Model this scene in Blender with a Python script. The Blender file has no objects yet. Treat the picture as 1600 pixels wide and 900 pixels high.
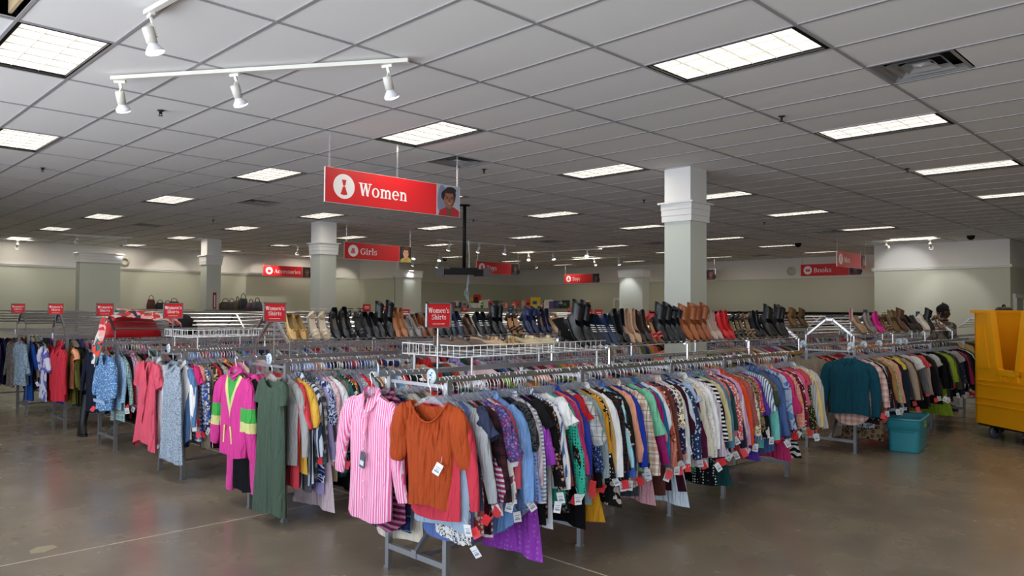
import bpy, bmesh, math, random
from math import sin, cos, pi, radians
from mathutils import Vector, Matrix
S = bpy.context.scene
COL = S.collection
rnd = random.Random(7)

# ---------------------------------------------------------------- camera
CAM_R = Vector((0.70801031, -0.70616841, 0.00689706))
CAM_U = Vector((-0.02528767, -0.01559105, 0.99955863))
CAM_D = Vector((0.7057492, 0.70787223, 0.02889598))
cam_data = bpy.data.cameras.new('camera')
cam_data.sensor_width = 36.0
cam_data.lens = 1180.93 / 1600.0 * 36.0
cam_data.clip_end = 200
cam = bpy.data.objects.new('camera', cam_data)
COL.objects.link(cam)
M = Matrix.Identity(4)
for k, ax in enumerate((CAM_R, CAM_U, -CAM_D)):
    M[0][k], M[1][k], M[2][k] = ax
M.translation = (0, 0, 1.65)
cam.matrix_world = M
S.camera = cam

# ---------------------------------------------------------------- world, exposure
W = bpy.data.worlds.new('world'); S.world = W; W.use_nodes = True
wn = W.node_tree.nodes; wbg = wn['Background']
SKY, GROUND_FILL = 5.5, 11.0      # bright overcast sky above, glowing half below the horizon added to light the ceiling
wt = W.node_tree; wtc = wn.new('ShaderNodeTexCoord'); wsp = wn.new('ShaderNodeSeparateXYZ'); wt.links.new(wtc.outputs['Generated'], wsp.inputs[0])
wmr = wn.new('ShaderNodeMapRange'); wmr.inputs[1].default_value = -.02; wmr.inputs[2].default_value = .02; wt.links.new(wsp.outputs[2], wmr.inputs[0])
wmx = wn.new('ShaderNodeMix'); wmx.data_type = 'RGBA'; wt.links.new(wmr.outputs[0], wmx.inputs[0])
wmx.inputs[6].default_value = (GROUND_FILL * .86, GROUND_FILL * .92, GROUND_FILL, 1); wmx.inputs[7].default_value = (SKY * .72, SKY * .85, SKY, 1)
wt.links.new(wmx.outputs[2], wbg.inputs[0]); wbg.inputs[1].default_value = 1.0
S.cycles.diffuse_bounces = 6; S.cycles.transparent_max_bounces = 48
S.view_settings.view_transform = 'Standard'
S.view_settings.look = 'None'
S.view_settings.gamma = 1.0
S.view_settings.use_curve_mapping = False
S.view_settings.exposure = 0.12
LAMP_W = 12.5            # watts of each fluorescent troffer
LAMP_C = (1.0, 0.90, 0.74)
SPOT_W = 34.0
CEIL = 3.5508
GX, GY = 4.8243, 2.1904  # origin of the ceiling grid; cells .6096 x 1.2192

def window_portal(y0, y1, z0, z1, x):
    l = bpy.data.lights.new('portal', 'AREA'); l.shape = 'RECTANGLE'; l.size = z1 - z0; l.size_y = y1 - y0
    l.cycles.is_portal = True
    o = bpy.data.objects.new('daylight_portal', l); COL.objects.link(o)
    o.location = (x, (y0 + y1) / 2, (z0 + z1) / 2); o.rotation_euler = (0, -pi / 2, 0)
WIN = [(-5.4 + 2.75 * k, -5.4 + 2.75 * k + 2.6) for k in range(6)]
for a, b in WIN: window_portal(a, b, 0.25, 2.85, -2.98)

# ---------------------------------------------------------------- helpers
def lin(c):
    c /= 255.0
    return c / 12.92 if c <= 0.04045 else ((c + 0.055) / 1.055) ** 2.4
def hx(h):
    if isinstance(h, tuple): return h
    return tuple(lin(int(h[i:i + 2], 16)) for i in (0, 2, 4)) + (1.0,)
_mats = {}
def mat(name, color='cccccc', rough=0.6, metal=0.0, spec=0.5, emit=0.0, emit_color=None, noise=0.0, noise_scale=8.0, bump=0.0, bump_scale=60.0):
    if name in _mats: return _mats[name]
    m = bpy.data.materials.new(name); m.use_nodes = True
    nt = m.node_tree; b = nt.nodes['Principled BSDF']
    c = hx(color)
    b.inputs['Base Color'].default_value = c
    b.inputs['Roughness'].default_value = rough
    b.inputs['Metallic'].default_value = metal
    b.inputs['Specular IOR Level'].default_value = spec
    if emit:
        b.inputs['Emission Color'].default_value = hx(emit_color or color); b.inputs['Emission Strength'].default_value = emit
    if noise or bump:
        tc = nt.nodes.new('ShaderNodeTexCoord')
        if noise:
            n = nt.nodes.new('ShaderNodeTexNoise'); n.inputs['Scale'].default_value = noise_scale; n.inputs['Detail'].default_value = 5
            nt.links.new(tc.outputs['Object'], n.inputs['Vector'])
            mx = nt.nodes.new('ShaderNodeMix'); mx.data_type = 'RGBA'
            mx.inputs[6].default_value = tuple(v * (1 - noise) for v in c[:3]) + (1,)
            mx.inputs[7].default_value = tuple(min(1, v * (1 + noise)) for v in c[:3]) + (1,)
            nt.links.new(n.outputs[0], mx.inputs[0]); nt.links.new(mx.outputs[2], b.inputs['Base Color'])
        if bump:
            n2 = nt.nodes.new('ShaderNodeTexNoise'); n2.inputs['Scale'].default_value = bump_scale; n2.inputs['Detail'].default_value = 3
            nt.links.new(tc.outputs['Object'], n2.inputs['Vector'])
            bp = nt.nodes.new('ShaderNodeBump'); bp.inputs['Strength'].default_value = bump; bp.inputs['Distance'].default_value = 0.004
            nt.links.new(n2.outputs[0], bp.inputs['Height']); nt.links.new(bp.outputs[0], b.inputs['Normal'])
    _mats[name] = m
    return m

class MB:
    """collects geometry for ONE mesh"""
    def __init__(s): s.v = []; s.f = []; s.m = []; s.cur = 0; s.sm = []; s.smooth = False
    def face(s, idx): s.f.append(tuple(idx)); s.m.append(s.cur); s.sm.append(s.smooth)
    def quad(s, *p):
        n = len(s.v); s.v += [tuple(q) for q in p]; s.face(range(n, n + len(p)))
    def box(s, c, d, R=None):
        n = len(s.v); c = Vector(c)
        for x in (-.5, .5):
            for y in (-.5, .5):
                for z in (-.5, .5):
                    q = Vector((x * d[0], y * d[1], z * d[2]))
                    s.v.append(tuple(c + (R @ q if R else q)))
        for q in ((0, 1, 3, 2), (4, 6, 7, 5), (0, 4, 5, 1), (2, 3, 7, 6), (0, 2, 6, 4), (1, 5, 7, 3)): s.face([n + i for i in q])
        return s
    def box2(s, a, b): return s.box([(a[i] + b[i]) / 2 for i in range(3)], [b[i] - a[i] for i in range(3)])
    def bar(s, p, q, w, h, up=(0, 0, 1)):
        p, q = Vector(p), Vector(q); d = (q - p); L = d.length; d.normalize()
        up = Vector(up)
        if abs(d.dot(up)) > .95: up = Vector((1, 0, 0))
        a = d.cross(up).normalized(); b = a.cross(d)
        R = Matrix((d, a, b)).transposed()
        return s.box((p + q) / 2, (L, w, h), R)
    def tube(s, pts, r, n=6, caps=True, closed=False):
        pts = [Vector(p) for p in pts]; rs = r if isinstance(r, (list, tuple)) else [r] * len(pts)
        base = len(s.v); m = len(pts); prev = None
        for i, p in enumerate(pts):
            t = (pts[(i + 1) % m] - pts[i - 1]) if closed else (pts[min(i + 1, m - 1)] - pts[max(i - 1, 0)])
            t = t.normalized() if t.length > 1e-9 else Vector((0, 0, 1))
            if prev is None: prev = Vector((0, 0, 1)) if abs(t.z) < .9 else Vector((1, 0, 0))
            a = t.cross(prev)
            if a.length < 1e-4: a = t.orthogonal()
            a.normalize(); b = a.cross(t); prev = b
            for k in range(n):
                an = 2 * pi * k / n
                s.v.append(tuple(p + (a * cos(an) + b * sin(an)) * rs[i]))
        sm = s.smooth; s.smooth = n > 4
        for i in range(m if closed else m - 1):
            for k in range(n):
                s.face((base + i * n + k, base + i * n + (k + 1) % n, base + ((i + 1) % m) * n + (k + 1) % n, base + ((i + 1) % m) * n + k))
        s.smooth = sm
        if caps and not closed:
            s.face([base + k for k in range(n)][::-1]); s.face([base + (m - 1) * n + k for k in range(n)])
        return s
    def lathe(s, prof, n=12, c=(0, 0, 0), R=None, caps=True):
        base = len(s.v); c = Vector(c)
        for r, z in prof:
            for k in range(n):
                a = 2 * pi * k / n; q = Vector((r * cos(a), r * sin(a), z)); s.v.append(tuple(c + (R @ q if R else q)))
        sm = s.smooth; s.smooth = True
        for i in range(len(prof) - 1):
            for k in range(n):
                s.face((base + i * n + k, base + i * n + (k + 1) % n, base + (i + 1) * n + (k + 1) % n, base + (i + 1) * n + k))
        s.smooth = sm
        if caps:
            s.face([base + k for k in range(n)][::-1]); s.face([base + (len(prof) - 1) * n + k for k in range(n)])
        return s
    def grid(s, P):
        """P: rows of points -> quads"""
        base = len(s.v); w = len(P[0])
        for r in P: s.v += [tuple(q) for q in r]
        for j in range(len(P) - 1):
            for i in range(w - 1):
                s.face((base + j * w + i, base + j * w + i + 1, base + (j + 1) * w + i + 1, base + (j + 1) * w + i))
        return s
    def loft(s, rings, closed=True, cap0=False, cap1=False):
        base = len(s.v); n = len(rings[0])
        for r in rings: s.v += [tuple(q) for q in r]
        for j in range(len(rings) - 1):
            for i in range(n if closed else n - 1):
                s.face((base + j * n + i, base + j * n + (i + 1) % n, base + (j + 1) * n + (i + 1) % n, base + (j + 1) * n + i))
        if cap0: s.face([base + k for k in range(n)][::-1])
        if cap1: s.face([base + (len(rings) - 1) * n + k for k in range(n)])
        return s
    def prism(s, poly, axis, a, b):
        """polygon extruded along axis 0/1/2 from a to b"""
        n = len(s.v); m = len(poly)
        def put(p, h):
            q = list(p); q.insert(axis, h); s.v.append(tuple(q))
        for p in poly: put(p, a)
        for p in poly: put(p, b)
        s.face(range(n, n + m)); s.face([n + m + k for k in range(m)][::-1])
        for k in range(m): s.face((n + k, n + m + k, n + m + (k + 1) % m, n + (k + 1) % m))
        return s
    def mesh(s, name, mats=()):
        me = bpy.data.meshes.new(name); me.from_pydata(s.v, [], s.f)
        if not isinstance(mats, (list, tuple)): mats = [mats]
        for m in mats: me.materials.append(m)
        if s.m and max(s.m) > 0: me.polygons.foreach_set('material_index', s.m)
        if any(s.sm): me.polygons.foreach_set('use_smooth', s.sm)
        me.update()
        return me
    def build(s, name, mats, parent=None, loc=None, rot=None):
        return obj(name, s.mesh(name, mats), parent, loc, rot)
def obj(name, me, parent=None, loc=None, rot=None, m=None):
    o = bpy.data.objects.new(name, me); COL.objects.link(o)
    if parent: o.parent = parent
    if loc: o.location = loc
    if rot: o.rotation_euler = rot
    if m is not None:
        if not me.materials: me.materials.append(None)
        o.material_slots[0].link = 'OBJECT'; o.material_slots[0].material = m
    return o
def tag(o, label=None, cat=None, group=None, kind=None):
    if label: o['label'] = label
    if cat: o['category'] = cat
    if group: o['group'] = group
    if kind: o['kind'] = kind
    return o
def thing(name, label, cat, loc=(0, 0, 0), rot=0.0, group=None):
    o = bpy.data.objects.new(name, None); COL.objects.link(o); o.location = loc; o.rotation_euler = (0, 0, rot)
    o.empty_display_size = .1
    return tag(o, label, cat, group)
def struct(o): o['kind'] = 'structure'; return o
KIDS = {}
def index_kids():
    KIDS.clear()
    for o in COL.objects:
        if o.parent: KIDS.setdefault(o.parent.name, []).append(o)
def copy_tree(o, parent=None, depth=0):
    c = o.copy(); COL.objects.link(c)
    if parent: c.parent = parent
    for ch in KIDS.get(o.name, []): copy_tree(ch, c, depth + 1)
    return c
# ================================================================ materials of the shell
def wall_paint():
    m = bpy.data.materials.new('wall_paint'); m.use_nodes = True; nt = m.node_tree; b = nt.nodes['Principled BSDF']
    g = nt.nodes.new('ShaderNodeNewGeometry'); sp = nt.nodes.new('ShaderNodeSeparateXYZ'); nt.links.new(g.outputs['Position'], sp.inputs[0])
    gt = nt.nodes.new('ShaderNodeMath'); gt.operation = 'GREATER_THAN'; gt.inputs[1].default_value = 2.86; nt.links.new(sp.outputs[2], gt.inputs[0])
    mx = nt.nodes.new('ShaderNodeMix'); mx.data_type = 'RGBA'; mx.inputs[6].default_value = hx('c3c5b4'); mx.inputs[7].default_value = hx('dcd9d4')
    nt.links.new(gt.outputs[0], mx.inputs[0]); nt.links.new(mx.outputs[2], b.inputs['Base Color'])
    b.inputs['Roughness'].default_value = .75; b.inputs['Specular IOR Level'].default_value = .25
    return m
PAINT = wall_paint()
WHITE = mat('white_trim', 'dedcd8', .55)
GREEN = mat('column_green', 'c3c8c0', .6, spec=.3)
COLW = mat('column_white', 'dcdcdc', .55)
TILE = mat('ceiling_tile_white', 'e6e5e5', .9, spec=.15, noise=.06, noise_scale=260, bump=.35, bump_scale=220)
RUN = mat('ceiling_runner_grey', '9a989c', .5)
BLACK = mat('black_metal', '09090b', .65, spec=.2)
DARK = mat('dark_void', '060607', .9)
CHROME = mat('chrome', 'd4d4d8', .28, metal=1.0)
STEEL = mat('brushed_steel', 'a6a7ac', .42, metal=.85)
WIRE = mat('white_wire', 'd8d8d8', .4)

def concrete():
    m = bpy.data.materials.new('polished_concrete'); m.use_nodes = True; nt = m.node_tree; b = nt.nodes['Principled BSDF']
    tc = nt.nodes.new('ShaderNodeTexCoord')
    def N(scale, det=6, dist=.6):
        n = nt.nodes.new('ShaderNodeTexNoise'); n.inputs['Scale'].default_value = scale; n.inputs['Detail'].default_value = det; n.inputs['Distortion'].default_value = dist
        nt.links.new(tc.outputs['Object'], n.inputs['Vector']); return n
    n1, n2, n3 = N(.4, 4, .2), N(1.9, 5, .25), N(40, 3, 0)
    r = nt.nodes.new('ShaderNodeValToRGB'); e = r.color_ramp.elements
    e[0].position = .3; e[0].color = hx('6c6459'); e[1].position = .74; e[1].color = hx('938571')
    ad = nt.nodes.new('ShaderNodeMath'); ad.operation = 'MULTIPLY_ADD'; ad.inputs[1].default_value = .45
    nt.links.new(n2.outputs[0], ad.inputs[0])
    s2 = nt.nodes.new('ShaderNodeMath'); s2.operation = 'MULTIPLY'; s2.inputs[1].default_value = .5; nt.links.new(n1.outputs[0], s2.inputs[0])
    nt.links.new(s2.outputs[0], ad.inputs[2])
    s3 = nt.nodes.new('ShaderNodeMath'); s3.operation = 'MULTIPLY_ADD'; s3.inputs[1].default_value = .08; nt.links.new(n3.outputs[0], s3.inputs[0]); nt.links.new(ad.outputs[0], s3.inputs[2])
    nt.links.new(s3.outputs[0], r.inputs[0]); nt.links.new(r.outputs[0], b.inputs['Base Color'])
    rr = nt.nodes.new('ShaderNodeMapRange'); rr.inputs[3].default_value = .16; rr.inputs[4].default_value = .36; nt.links.new(n2.outputs[0], rr.inputs[0])
    nt.links.new(rr.outputs[0], b.inputs['Roughness']); b.inputs['Specular IOR Level'].default_value = .5
    return m
CONC = concrete()

# ================================================================ shell
XR, YB = 26.0, 25.7
floor = struct(MB().box2((-3.2, -6.2, -.1), (27, 26.2, 0)).build('floor', CONC))
jm = mat('joint_filler', 'cfc6b0', .6)
for a, b in (((-3, 5.72), (26, 5.72)), ((3.78, -6), (3.78, 25.6)), ((-3, 14.9), (26, 14.9)), ((13.0, -6), (13.0, 25.6))):
    MB().bar((a[0], a[1], .0002), (b[0], b[1], .0002), .010, .001).build('floor_joint', jm, floor)
MB().prism([(1.33, 5.86), (1.40, 5.84), (1.50, 5.90), (1.49, 5.98), (1.40, 6.0), (1.34, 5.95)], 2, 0, .0012).build('floor_patch', mat('patch_tan', '9a8d74', .6), floor)
wall_back = struct(MB().box2((-3.2, YB, 0), (27, YB + .2, 3.95)).build('wall_back', PAINT))
wall_right = struct(MB().box2((XR, -6.2, 0), (XR + .2, YB, 3.95)).build('wall_right', PAINT))
wall_front = struct(MB().box2((-3.2, -6.2, 0), (26, -6.0, 3.95)).build('wall_front', PAINT))
# window wall on the left of the camera
m = MB()
m.box2((-3.2, -6.0, 0), (-3.0, 25.7, .25)); m.box2((-3.2, -6.0, 2.85), (-3.0, 25.7, 3.95))
ys = [-6.0] + [v for w in WIN for v in w] + [25.7]
for a, b in zip(ys[0::2], ys[1::2]): m.box2((-3.2, a, .25), (-3.0, b, 2.85))
wall_left = struct(m.build('wall_left', PAINT))
glass = bpy.data.materials.new('window_glass'); glass.use_nodes = True; nt = glass.node_tree
nt.nodes.remove(nt.nodes['Principled BSDF'])
tr = nt.nodes.new('ShaderNodeBsdfTransparent'); gl = nt.nodes.new('ShaderNodeBsdfGlossy'); gl.inputs['Roughness'].default_value = .02
ms = nt.nodes.new('ShaderNodeMixShader'); ms.inputs[0].default_value = .08
nt.links.new(tr.outputs[0], ms.inputs[1]); nt.links.new(gl.outputs[0], ms.inputs[2]); nt.links.new(ms.outputs[0], nt.nodes['Material Output'].inputs[0])
for k, (a, b) in enumerate(WIN):
    f = MB()
    for y in (a + .03, (a + b) / 2, b - .03): f.box((-3.1, y, 1.55), (.1, .06, 2.6))
    for z in (.28, 2.82): f.box((-3.1, (a + b) / 2, z), (.1, b - a, .06))
    fo = struct(f.build('window_%d' % (k + 1), BLACK))
    MB().box((-3.1, (a + b) / 2, 1.55), (.008, b - a - .06, 2.5)).build('pane', glass, fo)
# white wall block by the person, partition stubs and far door
struct(MB().box2((22.5, 4.65, 0), (25.99, 7.95, 3.9)).build('wall_alcove', PAINT))
struct(MB().box2((17.0, 23.35, 0), (17.2, 25.7, 3.9)).build('wall_partition', PAINT))
tn = [0]
def trim(a, b, nrm):
    tn[0] += 1
    m = MB(); a, b, n = Vector(a), Vector(b), Vector(nrm)
    m.bar(a + n * .02, b + n * .02, .04, .05); m.bar(a + n * .035 + Vector((0, 0, .035)), b + n * .035 + Vector((0, 0, .035)), .07, .03)
    return struct(m.build('trim_%d' % tn[0], WHITE))
trim((-3, YB, 2.85), (26, YB, 2.85), (0, -1, 0)); trim((XR, -6, 2.85), (XR, YB, 2.85), (-1, 0, 0))
trim((22.5, 4.6, 2.85), (22.5, 8.0, 2.85), (-1, 0, 0)); trim((17.0, 23.35, 2.85), (17.0, 25.7, 2.85), (-1, 0, 0))
for nm, p in (('baseboard_back', ((-3, YB - .01, .06), (26, YB - .01, .06))), ('baseboard_right', ((XR - .01, -6, .06), (XR - .01, YB, .06)))):
    struct(MB().bar(p[0], p[1], .02, .12).build(nm, BLACK))
def door(name, c, w, h, along, nrm):
    c, al, n = Vector(c), Vector(along), Vector(nrm)
    m = MB()
    for s in (-1, 1): m.bar(c + al * s * (w / 2 + .05) + n * .03, c + al * s * (w / 2 + .05) + n * .03 + Vector((0, 0, h)), .1, .06)
    m.bar(c - al * (w / 2 + .1) + n * .03 + Vector((0, 0, h + .05)), c + al * (w / 2 + .1) + n * .03 + Vector((0, 0, h + .05)), .06, .1)
    d = struct(m.build(name, WHITE))
    MB().bar(c - al * w / 2 + Vector((0, 0, h / 2)) + n * .012, c + al * w / 2 + Vector((0, 0, h / 2)) + n * .012, .02, h).build('door_panel', mat('door_grey', 'b9bcb0', .5), d)
    MB().bar(c + al * (w / 2 - .08) + n * .05 + Vector((0, 0, 1.0)), c + al * (w / 2 - .2) + n * .05 + Vector((0, 0, 1.0)), .02, .02).build('door_handle', STEEL, d)
door('door_1', (23.33, 4.65, 0), .95, 2.05, (1, 0, 0), (0, -1, 0))
door('door_2', (XR, 19.3, 0), .95, 2.1, (0, 1, 0), (-1, 0, 0))

def column(x0, y0, w, d, h=CEIL + .2, cap_only=False):
    m = MB(); m.box2((x0, y0, 0), (x0 + w, y0 + d, 2.84))
    c = struct(m.build('column', GREEN))
    if not cap_only: MB().box2((x0, y0, 3.10), (x0 + w, y0 + d, h)).build('upper_shaft', COLW, c)
    m = MB()
    e = .028
    for k in range(3): m.box2((x0 - e - .004 * k, y0 - e - .004 * k, 2.84 + .08 * k), (x0 + w + e + .004 * k, y0 + d + e + .004 * k, 2.918 + .08 * k))
    m.build('capital_band', COLW, c)
    MB().box2((x0 - .07, y0 - .07, 3.078), (x0 + w + .07, y0 + d + .07, 3.10)).build('capital_ledge', COLW, c)
    return c
column(8.63, 5.35, .4, .4); column(8.65, 14.6, .4, .4); col3 = column(8.72, 20.65, .4, .4)
column(6.0, 22.2, 1.0, .35, cap_only=True); column(17.0, 22.8, .85, .5, cap_only=True); column(21.9, 15.5, .4, 1.0, cap_only=True)
sg = thing('extinguisher_sign', 'narrow red vertical plate on the slim white column left of the centre', 'sign', (8.95, 20.64, 1.85))
MB().box((0, 0, 0), (.09, .012, .45)).build('plate', mat('sign_dark_red', '8e1a1c', .5), sg)
MB().box((0, -.008, -.02), (.035, .004, .34)).build('white_strip', WHITE, sg)

# ================================================================ ceiling
CX = lambda i: GX + .6096 * i
CY = lambda j: GY + 1.2192 * j
LIGHTS = {(i, j) for i in (0, 5, 10, 15, 21, 26, 31) for j in (0, 3, 6, 9, 12, 15, 18)}
for q in ((31, 0), (26, 18), (31, 18), (21, 0), (26, 0)): LIGHTS.discard(q)
LIGHTS |= {(21, 0), (26, 0), (-6, 3), (-5, 6), (-6, 0), (-6, 9), (0, -3), (5, -3), (10, -3), (15, -3), (-6, -3)}  # cells behind the camera are unseen, added to light the front
DIFF = {(2, -1): 1, (2, 4): 0, (2, 8): 1, (2, 13): 0, (21, 8): 0, (31, 8): 0, (21, 4): 0, (17, 9): 1}
HOLE = {(-7, 2)}
ceiling = struct(MB().box2((-3.2, -6.2, 3.95), (26.2, 25.9, 4.05)).build('ceiling', DARK))
def proj(p):
    v = Vector(p) - Vector((0, 0, 1.65)); d = v.dot(CAM_D)
    if d < .3: return None
    return 800 + 1180.93 * v.dot(CAM_R) / d, 450 - 1180.93 * v.dot(CAM_U) / d, d
cells = []
for i in range(-12, 35):
    for j in range(-6, 20):
        if (i, j) in LIGHTS or (i, j) in HOLE: continue
        x0, x1, y0, y1 = CX(i) + .006, CX(i + 1) - .006, CY(j) + .006, CY(j + 1) - .006
        if (i, j) in DIFF:
            if DIFF[(i, j)]: y1 = y0 + .6
            else: y0 = y1 - .6
        x1 = min(x1, XR - .01); y1 = min(y1, YB - .01); x0 = max(x0, -2.98); y0 = max(y0, -5.98)
        if x1 - x0 < .05 or y1 - y0 < .05: continue
        hit = False
        if x0 < 9.05 and x1 > 8.6 and any(y0 < yc + .42 and y1 > yc for yc in (5.35, 14.6, 20.65)): hit = True
        p = proj(((x0 + x1) / 2, (y0 + y1) / 2, CEIL)); vis = p and -90 < p[0] < 1690 and p[1] > -70
        cells.append(((p[2] if vis else 99), x0, x1, y0, y1))
cells.sort()
shared = {}
far = MB()
for k, (d, x0, x1, y0, y1) in enumerate(cells):
    if k < 300 and d < 90:
        key = (round(x1 - x0, 3), round(y1 - y0, 3))
        if key not in shared: shared[key] = MB().box((0, 0, .008), (x1 - x0, y1 - y0, .016)).mesh('ceiling_tile', TILE)
        obj('ceiling_tile', shared[key], ceiling, ((x0 + x1) / 2, (y0 + y1) / 2, CEIL + .003))
    else: far.box(((x0 + x1) / 2, (y0 + y1) / 2, CEIL + .011), (x1 - x0, y1 - y0, .016))
tag(far.build('ceiling_tile', TILE, ceiling), kind='stuff')
for i in range(-12, 36):
    x = CX(i)
    if -2.98 < x < XR: MB().box((x, 9.85, CEIL), (.022, 31.6, .008)).build('ceiling_runner', RUN, ceiling)
for j in range(-6, 21):
    y = CY(j)
    if -5.98 < y < YB: MB().box((11.5, y, CEIL), (28.9, .024, .0078)).build('ceiling_runner', RUN, ceiling)
# open tile at the top left: dark plenum with a beige lining
x0, x1, y0, y1 = CX(-7), CX(-6), CY(2), CY(3)
m = MB(); m.box2((x0, y0, 3.93), (x1, y1, 3.945)); m.build('open_bay_back', DARK, ceiling)
MB().box2((x0 + .012, y0 + .012, CEIL + .004), (x0 + .03, y1 - .012, 3.93)).build('open_bay_lining', mat('beige_lining', 'b09c78', .8), ceiling)
MB().box2((x1 - .05, y0 + .012, CEIL + .03), (x1 - .03, y1 - .012, 3.93)).build('open_bay_lining', mat('beige_lining'), ceiling)

# troffers ------------------------------------------------------------
def lens_mat():
    m = bpy.data.materials.new('lamp_lens'); m.use_nodes = True; nt = m.node_tree; b = nt.nodes['Principled BSDF']
    tc = nt.nodes.new('ShaderNodeTexCoord'); sp = nt.nodes.new('ShaderNodeSeparateXYZ'); nt.links.new(tc.outputs['Object'], sp.inputs[0])
    def cell(out, step):
        a = nt.nodes.new('ShaderNodeMath'); a.operation = 'MULTIPLY_ADD'; a.inputs[1].default_value = 1 / step; a.inputs[2].default_value = 50.0; nt.links.new(out, a.inputs[0])
        f = nt.nodes.new('ShaderNodeMath'); f.operation = 'FRACT'; nt.links.new(a.outputs[0], f.inputs[0]); return f
    fx = cell(sp.outputs[0], .185); fy = cell(sp.outputs[1], .19)
    n = nt.nodes.new('ShaderNodeTexNoise'); n.inputs['Scale'].default_value = 9; nt.links.new(tc.outputs['Object'], n.inputs['Vector'])
    mu = nt.nodes.new('ShaderNodeMath'); mu.operation = 'MULTIPLY'; nt.links.new(fx.outputs[0], mu.inputs[0]); nt.links.new(n.outputs[0], mu.inputs[1])
    mr = nt.nodes.new('ShaderNodeMapRange'); mr.inputs[2].default_value = .6; mr.inputs[3].default_value = 1.2; mr.inputs[4].default_value = .72  # cell shading put into the glow: emission fades across each cell
    nt.links.new(mu.outputs[0], mr.inputs[0])
    b.inputs['Base Color'].default_value = (.8, .8, .8, 1); b.inputs['Roughness'].default_value = .5
    b.inputs['Emission Color'].default_value = (1, .955, .86, 1); nt.links.new(mr.outputs[0], b.inputs['Emission Strength'])
    return m
LENS = lens_mat()
hm = MB(); w, l, h = .6096, 1.2192, .075
for s in (-1, 1):
    hm.box((s * (w / 2 - .009), 0, h / 2), (.014, l - .01, h)); hm.box((0, s * (l / 2 - .009), h / 2), (w - .01, .014, h))
hm.box((0, 0, h + .005), (w - .01, l - .01, .01))
for (xa, xb, ya, yb) in ((-w / 2 + .006, -w / 2 + .04, -l / 2, l / 2), (w / 2 - .024, w / 2 - .006, -l / 2, l / 2), (-w / 2, w / 2, -l / 2 + .006, -l / 2 + .05), (-w / 2, w / 2, l / 2 - .024, l / 2 - .006)): hm.box2((xa, ya, .004), (xb, yb, .012))  # black border strips put louver shade into the shape, wider on near sides
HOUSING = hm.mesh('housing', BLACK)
lm = MB(); nx, ny = 3, 6; cw, cl = .57 / nx, 1.17 / ny
LENSME = MB().box((0, 0, .03), (.575, 1.175, .004)).mesh('lens', LENS)
for a in range(1, nx): lm.box((-.285 + a * cw, 0, .024), (.004, 1.17, .01))
for a in range(1, ny): lm.box((0, -.585 + a * cl, .024), (.57, .004, .01))
LOUVER = lm.mesh('louver_strips', mat('louver_grey', 'b8b6ae', .4))
def lightname(i, j):
    p = proj((CX(i) + .3, CY(j) + .6, CEIL)); return p
lamps = []
for (i, j) in sorted(LIGHTS):
    x, y = CX(i) + .3048, CY(j) + .6096
    if x > XR - .4 or y > YB - .7: continue
    p = proj((x, y, CEIL)); vis = p and -60 < p[0] < 1660 and p[1] > -40
    lamps.append((p[2] if vis else 99, i, j, x, y, vis))
lamps.sort()
ROWW = {0: 'first', 3: 'second', 6: 'third', 9: 'fourth', 12: 'fifth', 15: 'sixth', 18: 'seventh', -3: 'hidden'}
ILIST = [-6, -5, 0, 5, 10, 15, 21, 26, 31]
ORD = ['first', 'second', 'third', 'fourth', 'fifth', 'sixth', 'seventh', 'eighth', 'ninth']
for d, i, j, x, y, vis in lamps:
    al = bpy.data.lights.new('troffer_lamp', 'AREA'); al.shape = 'RECTANGLE'; al.size = .55; al.size_y = 1.15; al.energy = LAMP_W; al.color = LAMP_C
    lo = bpy.data.objects.new('troffer_lamp', al); COL.objects.link(lo); lo.location = (x, y, CEIL + .018)
    if not vis: lab = 'ceiling light over the floor beside and behind the camera'
    elif i in (-6, -5): lab = 'large square-celled ceiling light at the upper left, ' + ('nearest the open tile' if j == 3 else 'below the bigger one' if j == 6 else 'outside the row')
    else: lab = '%s ceiling light along the %s row counted from the right' % (ORD[[0, 5, 10, 15, 21, 26, 31].index(i)], ROWW[j])
    t = thing('ceiling_light', lab, 'light', (x, y, CEIL - .003), 0, 'recessed ceiling lights')
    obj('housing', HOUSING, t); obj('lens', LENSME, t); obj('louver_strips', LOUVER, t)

# air diffusers ---------------------------------------------------------
dm = MB(); fl = MB(); w = .58
for k, (a, z) in enumerate(((.285, .002), (.2, .002), (.12, .002))):
    b = a - .05
    for s in (-1, 1):
        fl.quad((s * a, -a, z), (s * a, a, z), (s * b, b, z + .04), (s * b, -b, z + .04)); fl.quad((-a, s * a, z), (a, s * a, z), (b, s * b, z + .04), (-b, s * b, z + .04))
for s in (-1, 1): fl.quad((s * .298, -.298, .0), (s * .298, .298, .0), (s * .27, .27, .0), (s * .27, -.27, .0)); fl.quad((-.298, s * .298, .0), (.298, s * .298, .0), (.27, s * .27, .0), (-.27, s * .27, .0))
VANE = fl.mesh('vanes', mat('diffuser_grey', 'a4a4a6', .35, metal=.4))
cp = MB(); cp.quad((-.07, -.07, .03), (.07, -.07, .03), (0, 0, .008)); cp.quad((.07, -.07, .03), (.07, .07, .03), (0, 0, .008)); cp.quad((.07, .07, .03), (-.07, .07, .03), (0, 0, .008)); cp.quad((-.07, .07, .03), (-.07, -.07, .03), (0, 0, .008))
CONE = cp.mesh('centre_cone', mat('diffuser_white', 'd8d8dc', .35))
PLEN = MB().box((0, 0, .09), (.56, .56, .02)).mesh('duct_back', DARK)
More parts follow.
